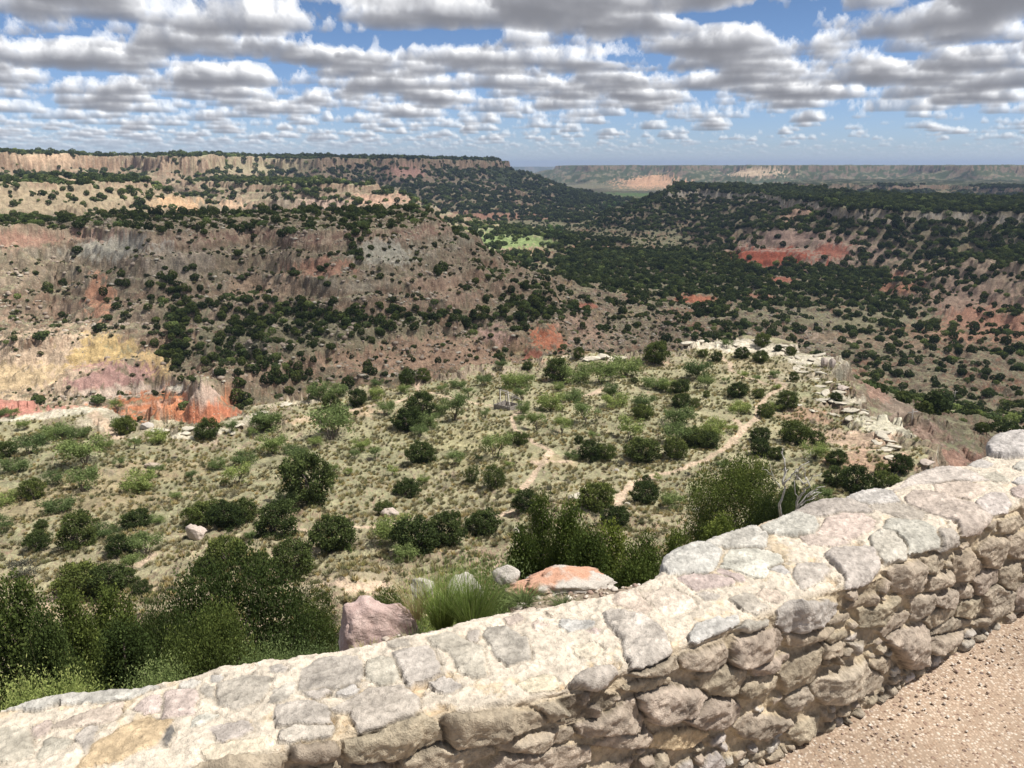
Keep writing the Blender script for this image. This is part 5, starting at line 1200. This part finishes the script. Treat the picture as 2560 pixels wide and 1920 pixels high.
# rubble on the slopes, pebbles by the wall
RKM = [rock_mesh(80+i, 1, .8, .6, RM_BRN, 1, 8, .1, 'stone') for i in range(3)]+[rock_mesh(84, 1, .8, .4, RM_PALE, 1, 8, .1, 'stone')]
n = 110000; r, a = scatter(n, 160, 520, 91, -36, 22); sv = grid_at(slope, r, a); gq = np.random.default_rng(4); x, y = r*np.sin(a), r*np.cos(a)
ok = (sv > .3) & (grid_at(veg, r, a) > .065) & (gq.random(n) < sstep(-.8, 1.2, samp(NR, x, y, 50, .1))) & (grid_at(col[..., 0]-col[..., 2], r, a) < .22)
vz = grid_at(cummax, r, a) <= grid_at(tanv, r, a)+1.0/r; ok &= vz
r, a, x, y = r[ok], a[ok], x[ok], y[ok]; z = ground_zv(x, y)
stuff('slope_rubble', np.stack([x, y, z, .5+2.2*gq.random(len(r))**6+.5*gq.random(len(r)), gq.random(len(r))], -1), RKM)
RMP = []
for c_ in ((.50, .43, .36), (.38, .29, .22), (.60, .54, .47), (.30, .22, .18)):
    g = NT('pebble'); g.l(g.mix(g.n('ShaderNodeObjectInfo').outputs['Random'], tuple(v*.8 for v in c_), tuple(v*1.15 for v in c_)), g.b.inputs['Base Color']); RMP.append(g.m)
def gravel(name, n, fs, seed, mats):
    gq = np.random.default_rng(seed); P = []
    while len(P) < n:
        q = fs(gq)
        if q is not None: P.append(q+(gq.random(),))
    return stuff(name, np.array(P), [rock_mesh(90+i, 1, .8, .6, m_, 2, 8, .08, 'pebble') for i, m_ in enumerate(mats)])
def near_wall(gq):
    s = gq.uniform(-1, 5); n = n_in(np.array(s))-abs(gq.normal())*.09-.035; return (s*ux-n*uy, s*uy+n*ux, -1.797, gq.uniform(.006, .016))
def loose(gq):
    s = gq.uniform(0, 5); n = n_in(np.array(s))-.03-gq.random()**1.5*1.6; return (s*ux-n*uy, s*uy+n*ux, -1.797, gq.uniform(.004, .009))
def ledge(gq):
    x = gq.uniform(-.9, .75); y = 2.15+.6*x+gq.random()*1.15; 
    return (x, y, ground_z(x, y)+.004, .006+.035*gq.random()**4)
gravel('pebbles_at_wall_foot', 800, near_wall, 1, RMP); gravel('loose_pebbles', 700, loose, 2, RMP); gravel('ledge_gravel', 4200, ledge, 3, RMP)

# ------------------------------------------------------------------ plants on the ledge just outside the wall
M_BRM = leaf_mat('broom green', (.09, .13, .03), (.26, .35, .09), (.50, .56, .20), .3)
M_STRAW = leaf_mat('straw', (.30, .24, .13), (.46, .38, .22), (.58, .49, .31), .3)
def blades(seed, n, h, spread, wd, bend=.3, segs=3):
    g_ = np.random.default_rng(seed); v = []; f = []; t = []
    for i in range(n):
        an = g_.random()*6.28; r0 = g_.random()**.5*spread*.25; lean = g_.random()**.7*spread; hh = h*g_.uniform(.55, 1.05)
        x0, y0 = math.cos(an)*r0, math.sin(an)*r0; an2 = an+g_.normal()*.5; sx2, sy2 = -math.sin(an2), math.cos(an2); b = len(v); tn = g_.uniform(.1, 1)
        for k in range(segs+1):
            q = k/segs; off = lean*q**(1+bend); zz = hh*q*(1-.15*q*lean/max(h, .01)); w = wd*(1-q*.85)
            cx_, cy_ = x0+math.cos(an2)*off, y0+math.sin(an2)*off
            v += [(cx_-sx2*w, cy_-sy2*w, zz), (cx_+sx2*w, cy_+sy2*w, zz)]; t += [tn*(.5+.5*q)]*2
        for k in range(segs): f.append((b+2*k, b+2*k+1, b+2*k+3, b+2*k+2))
    me = D.meshes.new('blades'); me.from_pydata(v, [], f); fattr(me, 'tone', np.array(t)); return me
def blade_plant(name, loc, me, mat, label, cat, extra=None):
    if extra is None:
        me.materials.append(mat); return solo(name, me, loc, (0, 0, 0), label, cat)
    t = thing(name, label, cat, loc); me.materials.append(mat); o = D.objects.new('foliage', me); COL.objects.link(o); o.parent = t
    e, m2 = extra; e.materials.append(m2); o = D.objects.new('stem', e); COL.objects.link(o); o.parent = t; return t
blade_plant('broom_bush', (-.16, 3.0, zl), blades(1, 1000, .27, .17, .0012, .4), M_BRM, 'bright green wispy broom bush on the gravel ledge outside the wall', 'bush', (blades(2, 130, .16, .08, .0016), M_BARK))
blade_plant('broom_bush', (-.29, 3.06, zl), blades(3, 480, .26, .17, .0012, .4), M_BRM, 'smaller straggly broom bush against the left side of the bright one', 'bush', (blades(4, 60, .14, .08, .0016), M_BARK))
blade_plant('grass_clump', (-.40, 3.12, zl), blades(5, 90, .24, .14, .0014), M_STRAW, 'dry straw coloured grass clump right of the pink boulder', 'grass')
M_GRN = leaf_mat('ledge grass', (.09, .12, .05), (.18, .23, .09), (.32, .36, .17), .3)
blade_plant('grass_clump', (-.38, 2.86, zl), blades(6, 150, .10, .10, .0016), M_GRN, 'green grass clump below the dry straw clump, against the wall', 'grass')
blade_plant('grass_clump', (-.55, 2.80, zl), blades(7, 110, .08, .07, .0022), M_GG, 'blue grey grass tuft at the foot of the pink boulder', 'grass')
blade_plant('grass_clump', (.05, 3.24, zl), blades(8, 260, .07, .12, .0016), M_GRN, 'low green grass patch left of the orange stained rock', 'grass')
blade_plant('grass_clump', (.22, 3.2, zl), blades(9, 160, .06, .10, .0016), M_GRN, 'low green grass patch in front of the orange stained rock', 'grass')
blade_plant('dry_stalk', (-1.34, 2.12, -1.9), blades(10, 3, .62, .06, .003), M_STRAW, 'single dry straw stalk above the yellow green bush at lower left', 'plant')

# ------------------------------------------------------------------ bleached snag and dead twigs
def branch_tree(bm, P0, P1, r0, r1, g_, depth, spread=.6):
    pts_ = limb(bm, P0, P1, r0, r1, g_, .16, 6, 6)
    if depth == 0: return
    P0, P1 = np.array(P0), np.array(P1); L = np.linalg.norm(P1-P0)
    for k in range(g_.integers(2, 4)):
        t = g_.uniform(.35, .95); a_ = P0*(1-t)+P1*t+np.array([0, 0, L*.12*math.sin(math.pi*t)]); d_ = (P1-P0)/L+g_.normal(size=3)*spread; d_[2] = abs(d_[2])*.8+.1; d_ /= np.linalg.norm(d_)
        branch_tree(bm, a_, a_+d_*L*g_.uniform(.4, .7), r0*.5, r1*.5, g_, depth-1, spread)
d_ = ray(1722, 1140); d_ = d_/math.hypot(d_[0], d_[1])*37.0; h0 = np.array(d_); g_ = np.random.default_rng(17); bm = bmesh.new(); dist = float(np.linalg.norm(h0)); pxm = dist/FPX
tube(bm, [(0, 0, ground_z(h0[0], h0[1])-h0[2]-.2), (0, 0, .1)], [.16, .11], 8)
def SP_(X, Y): return (np.array([(X-1722)*pxm, .25*math.sin(X*.37+Y*.11), (1140-Y)*pxm*1.06]))
for a_, b_, r_ in [((1722, 1140), (1718, 1105), .10), ((1718, 1105), (1729, 1036), .06), ((1718, 1105), (1756, 1062), .05), ((1715, 1110), (1709, 1030), .035), ((1718, 1102), (1756, 1082), .035), ((1718, 1125), (1746, 1087), .04)]:
    branch_tree(bm, SP_(*a_), SP_(*b_), r_, r_*.35, g_, 1 if r_ < .09 else 0, .45)
tm = bm_mesh(bm, 'snag', M_DEAD); tm.name = 'snag_limbs'
solo('dead_snag', tm, tuple(h0), (0, 0, 0), 'bleached leafless snag with forked white limbs right of the large spreading juniper', 'tree')
bm = bmesh.new(); tube(bm, [(*SP_(1690, 1120)[:2], ground_z(h0[0], h0[1])-h0[2]-.2), tuple(SP_(1690, 1120))], [.12, .08], 8)
for a_, b_, r_ in [((1690, 1120), (1684, 1050), .07), ((1684, 1050), (1690, 1020), .05), ((1684, 1052), (1712, 1018), .05), ((1690, 1020), (1680, 990), .035), ((1680, 1060), (1655, 1028), .03)]:
    branch_tree(bm, SP_(*a_), SP_(*b_), r_, r_*.4, g_, 1 if r_ < .06 else 0, .4)
solo('dead_snag', bm_mesh(bm, 'snag2', M_DEAD), tuple(h0), (0, 0, 0), 'tall thin bleached snag rising between the spreading juniper and the round dark juniper', 'tree')

# ------------------------------------------------------------------ the small wooden frame on the bench
g = NT('weathered timber'); p = g.obj()
g.l(g.ramp(g.noise(p, 6, 5, .6), [(.3, (.16, .14, .125)), (.7, (.40, .365, .33))]), g.b.inputs['Base Color']); M_WOOD = g.m
g = NT('pale timber'); p = g.obj()
g.l(g.ramp(g.noise(p, 6, 5, .6), [(.3, (.36, .33, .29)), (.7, (.58, .54, .48))]), g.b.inputs['Base Color']); M_WOODP = g.m
A_, B_, Cc = hit(1072, 882), hit(1096, 893), hit(1122, 884); ctr = (A_+Cc)/2; ctr[2] = ground_z(ctr[0], ctr[1])
side = float(np.hypot(*(Cc-A_)[:2]))/math.sqrt(2)*1.15; fr = thing('wooden_frame', 'small weathered timber enclosure with bare roof poles among the mesquites', 'shelter', tuple(ctr), R(45)+math.atan2((Cc-A_)[1], (Cc-A_)[0]))
hs = side/2
def bar(bm, a, b, w, t):
    a, b = Vector(a), Vector(b); d_ = (b-a); L = d_.length; q = d_.to_track_quat('Z', 'Y').to_matrix().to_4x4(); q.translation = (a+b)/2
    r = bmesh.ops.create_cube(bm, size=1, matrix=q@Matrix.Diagonal((w, t, L, 1)))
def part(name, bm, mat): o = D.objects.new(name, bm_mesh(bm, name, mat)); COL.objects.link(o); o.parent = fr; [setattr(f_, 'use_smooth', False) for f_ in o.data.polygons]; return o
sides = [((-hs, -hs), (hs, -hs)), ((hs, -hs), (hs, hs)), ((hs, hs), (-hs, hs)), ((-hs, hs), (-hs, -hs))]
for k, (a_, b_) in enumerate(sides):
    bm = bmesh.new()
    for q in range(5):
        if k == 1 and q > 3: continue
        z_ = .08+q*.2; bar(bm, (*a_, z_), (*b_, z_+.02*((q*7+k) % 3-1)), .07, .185)
    part('plank_wall', bm, M_WOOD)
for k, (x_, y_, h_) in enumerate([(-hs, -hs, 1.2), (hs, -hs, 1.5), (hs, hs, 1.8), (-hs, hs, 1.6), (0, hs, 2.7), (-hs, 0, 1.5), (-hs, hs*.5, 1.7), (0, 0, 2.7), (hs, .2*hs, 1.9)]):
    bm = bmesh.new(); bar(bm, (x_*1.04, y_*1.04, -.2), (x_*1.04, y_*1.04, h_), .09, .09); part('post', bm, M_WOOD)
for a_, b_ in [((0, hs, 2.7), (hs*1.6, hs*.4, 1.7)), ((0, hs, 2.7), (-hs, hs*.2, 1.6)), ((0, 0, 2.7), (0, hs, 2.7)), ((0, 0, 2.65), (hs, -hs, 1.5)), ((0, 0, 2.65), (-hs, -hs, 1.2)), ((hs*.5, hs*.8, 2.1), (hs, -hs*.9, 1.4))]:
    bm = bmesh.new(); bar(bm, a_, b_, .07, .07); part('roof_pole', bm, M_WOODP)
bm = bmesh.new()
for q in range(8): bar(bm, (-hs*.9+q*side*.12, -hs*.9, .14), (-hs*.9+q*side*.12, hs*.9, .14), .2, .03)
part('floor_boards', bm, M_WOODP)
# utility poles on the canyon floor
for X, Y, hh, lab in [(1968, 918, 32, 'thin utility pole standing among the scrub beyond the right tip of the bench'), (2060, 872, 26, 'thin utility pole on the canyon floor near the right edge of the photo')]:
    h0, hm = on(X, Y, hh); t = thing('utility_pole', lab, 'pole', tuple(h0), .4); bm = bmesh.new(); tube(bm, [(0, 0, -.3), (0, 0, hm)], [.14, .09], 8)
    o = D.objects.new('pole', bm_mesh(bm, 'pole', M_WOODP)); COL.objects.link(o); o.parent = t
    bm = bmesh.new(); bar(bm, (-1.1, 0, hm-.5), (1.1, 0, hm-.5), .12, .1); o = D.objects.new('crossarm', bm_mesh(bm, 'crossarm', M_WOODP)); COL.objects.link(o); o.parent = t
# ------------------------------------------------------------------ clouds added overhead, out of the picture, shaped to place shade and sun gaps
HC = 950.0; shx, shy = math.sin(SUN_AZ)/math.tan(SUN_EL), math.cos(SUN_AZ)/math.tan(SUN_EL)
cgx, cgy = np.meshgrid(np.arange(-3000, 4000, 55.0), np.arange(-1500, 5000, 55.0))
gx_, gy_ = cgx-HC*shx, cgy-HC*shy                          # the ground each bit of cloud shades
cv = .42+.24*samp(NF, gx_, gy_, 4200, .3)+.16*samp(NR, gx_, gy_, 2100, .8)
for X, Y, rad, a in [(120, 425, 330, -1.2), (430, 400, 330, -1.1), (560, 370, 300, -.8), (370, 440, 200, -.8), (1080, 520, 190, -1.2), (220, 790, 85, -1.5), (90, 830, 85, -1.5), (345, 885, 70, -1.5), (110, 343, 260, -.9),
                     (1400, 395, 500, -1), (1650, 372, 500, -.7), (620, 430, 150, .5), (1100, 430, 500, .7), (1600, 450, 300, .7), (1900, 470, 260, .6), (1700, 600, 160, .2), (1900, 820, 90, -.25), (600, 600, 110, .5), (900, 560, 110, .5), (300, 600, 90, .5), (850, 380, 300, .4)]:
    h0 = hit(X, Y); zc_ = h0[2]; qx, qy = h0[0]+(-zc_)*(-shx), h0[1]+(-zc_)*(-shy)
    dd = np.hypot(gx_-(h0[0]-zc_*0), gy_-h0[1])/rad; cv += a*np.exp(-dd**2)
cv -= .6*np.exp(-((gx_-0)**2+(gy_-35)**2)/105**2)
rad_ = np.hypot((cgx-300)/3200, (cgy-1700)/3000)+.07*samp(NR, cgx, cgy, 3000, .2); cv = cv-3*sstep(.86, 1.02, rad_)
edge = (cgy > 4850)|(cgx < -2900)|(cgx > 3900)|(cgy < -1400)
cv = np.where(edge, -.2, cv)
g = NT('unseen_cumulus'); tr = g.n('ShaderNodeBsdfTransparent'); df = g.n('ShaderNodeBsdfDiffuse', Color=(.9, .9, .9, 1)); mx_ = g.n('ShaderNodeMixShader', Fac=.34)
g.l(tr.outputs[0], mx_.inputs[1]); g.l(df.outputs[0], mx_.inputs[2]); g.l(mx_.outputs[0], g.out.inputs['Surface'])
n_, m_ = cgx.shape; th_ = np.clip(cv, 0, 1.0)
top_z = HC+170*th_**.6*(1+.25*samp(NR, cgx, cgy, 800)); bot_z = HC-14*np.minimum(th_*8, 1)
lab_, cur = np.zeros((n_, m_), int), 0
inside = th_ > 0
a = (np.arange(n_-1)[:, None]*m_+np.arange(m_-1)[None])
cell = inside[:-1, :-1] | inside[1:, :-1] | inside[:-1, 1:] | inside[1:, 1:]
comp = np.zeros(cell.shape, int)
for i0, j0 in np.argwhere(cell):
    if comp[i0, j0]: continue
    cur += 1; st_ = [(i0, j0)]; comp[i0, j0] = cur
    while st_:
        i, j = st_.pop()
        for di, dj in ((1, 0), (-1, 0), (0, 1), (0, -1)):
            u, v = i+di, j+dj
            if 0 <= u < cell.shape[0] and 0 <= v < cell.shape[1] and cell[u, v] and not comp[u, v]: comp[u, v] = cur; st_.append((u, v))
for cid in range(1, cur+1):
    sel = (comp == cid).ravel()
    if sel.sum() < 4: continue
    ai = a.ravel()[sel]; q = np.stack([ai, ai+1, ai+m_+1, ai+m_], -1)
    used, inv = np.unique(q, return_inverse=True); q = inv.reshape(-1, 4); nu = len(used)
    v = np.concatenate([np.stack([cgx.ravel()[used], cgy.ravel()[used], top_z.ravel()[used]], -1), np.stack([cgx.ravel()[used], cgy.ravel()[used], bot_z.ravel()[used]], -1)])
    f = np.concatenate([q, q[:, ::-1]+nu]); me = D.meshes.new('unseen_shade_cloud'); me.from_pydata(v.tolist(), [], f.tolist())
    for pp in me.polygons: pp.use_smooth = True
    o = link(me, 'unseen_shade_cloud', g.m); o['kind'] = 'structure'
# ------------------------------------------------------------------ air
if HAZE:
    bm = bmesh.new(); bmesh.ops.create_cube(bm, size=1)
    for v in bm.verts: v.co = (v.co.x*30000, 7900+v.co.y*19000, -60+v.co.z*300)
    hz = NT('haze'); hz.t.nodes.remove(hz.b); vol = hz.n('ShaderNodeVolumePrincipled', Density=HAZE); vol.inputs['Color'].default_value = (.54, .70, 1.0, 1); vol.inputs['Anisotropy'].default_value = .2
    hz.l(vol.outputs[0], hz.out.inputs['Volume'])
    me = D.meshes.new('haze'); bm.to_mesh(me); bm.free(); o = link(me, 'haze', hz.m); o['kind'] = 'stuff'
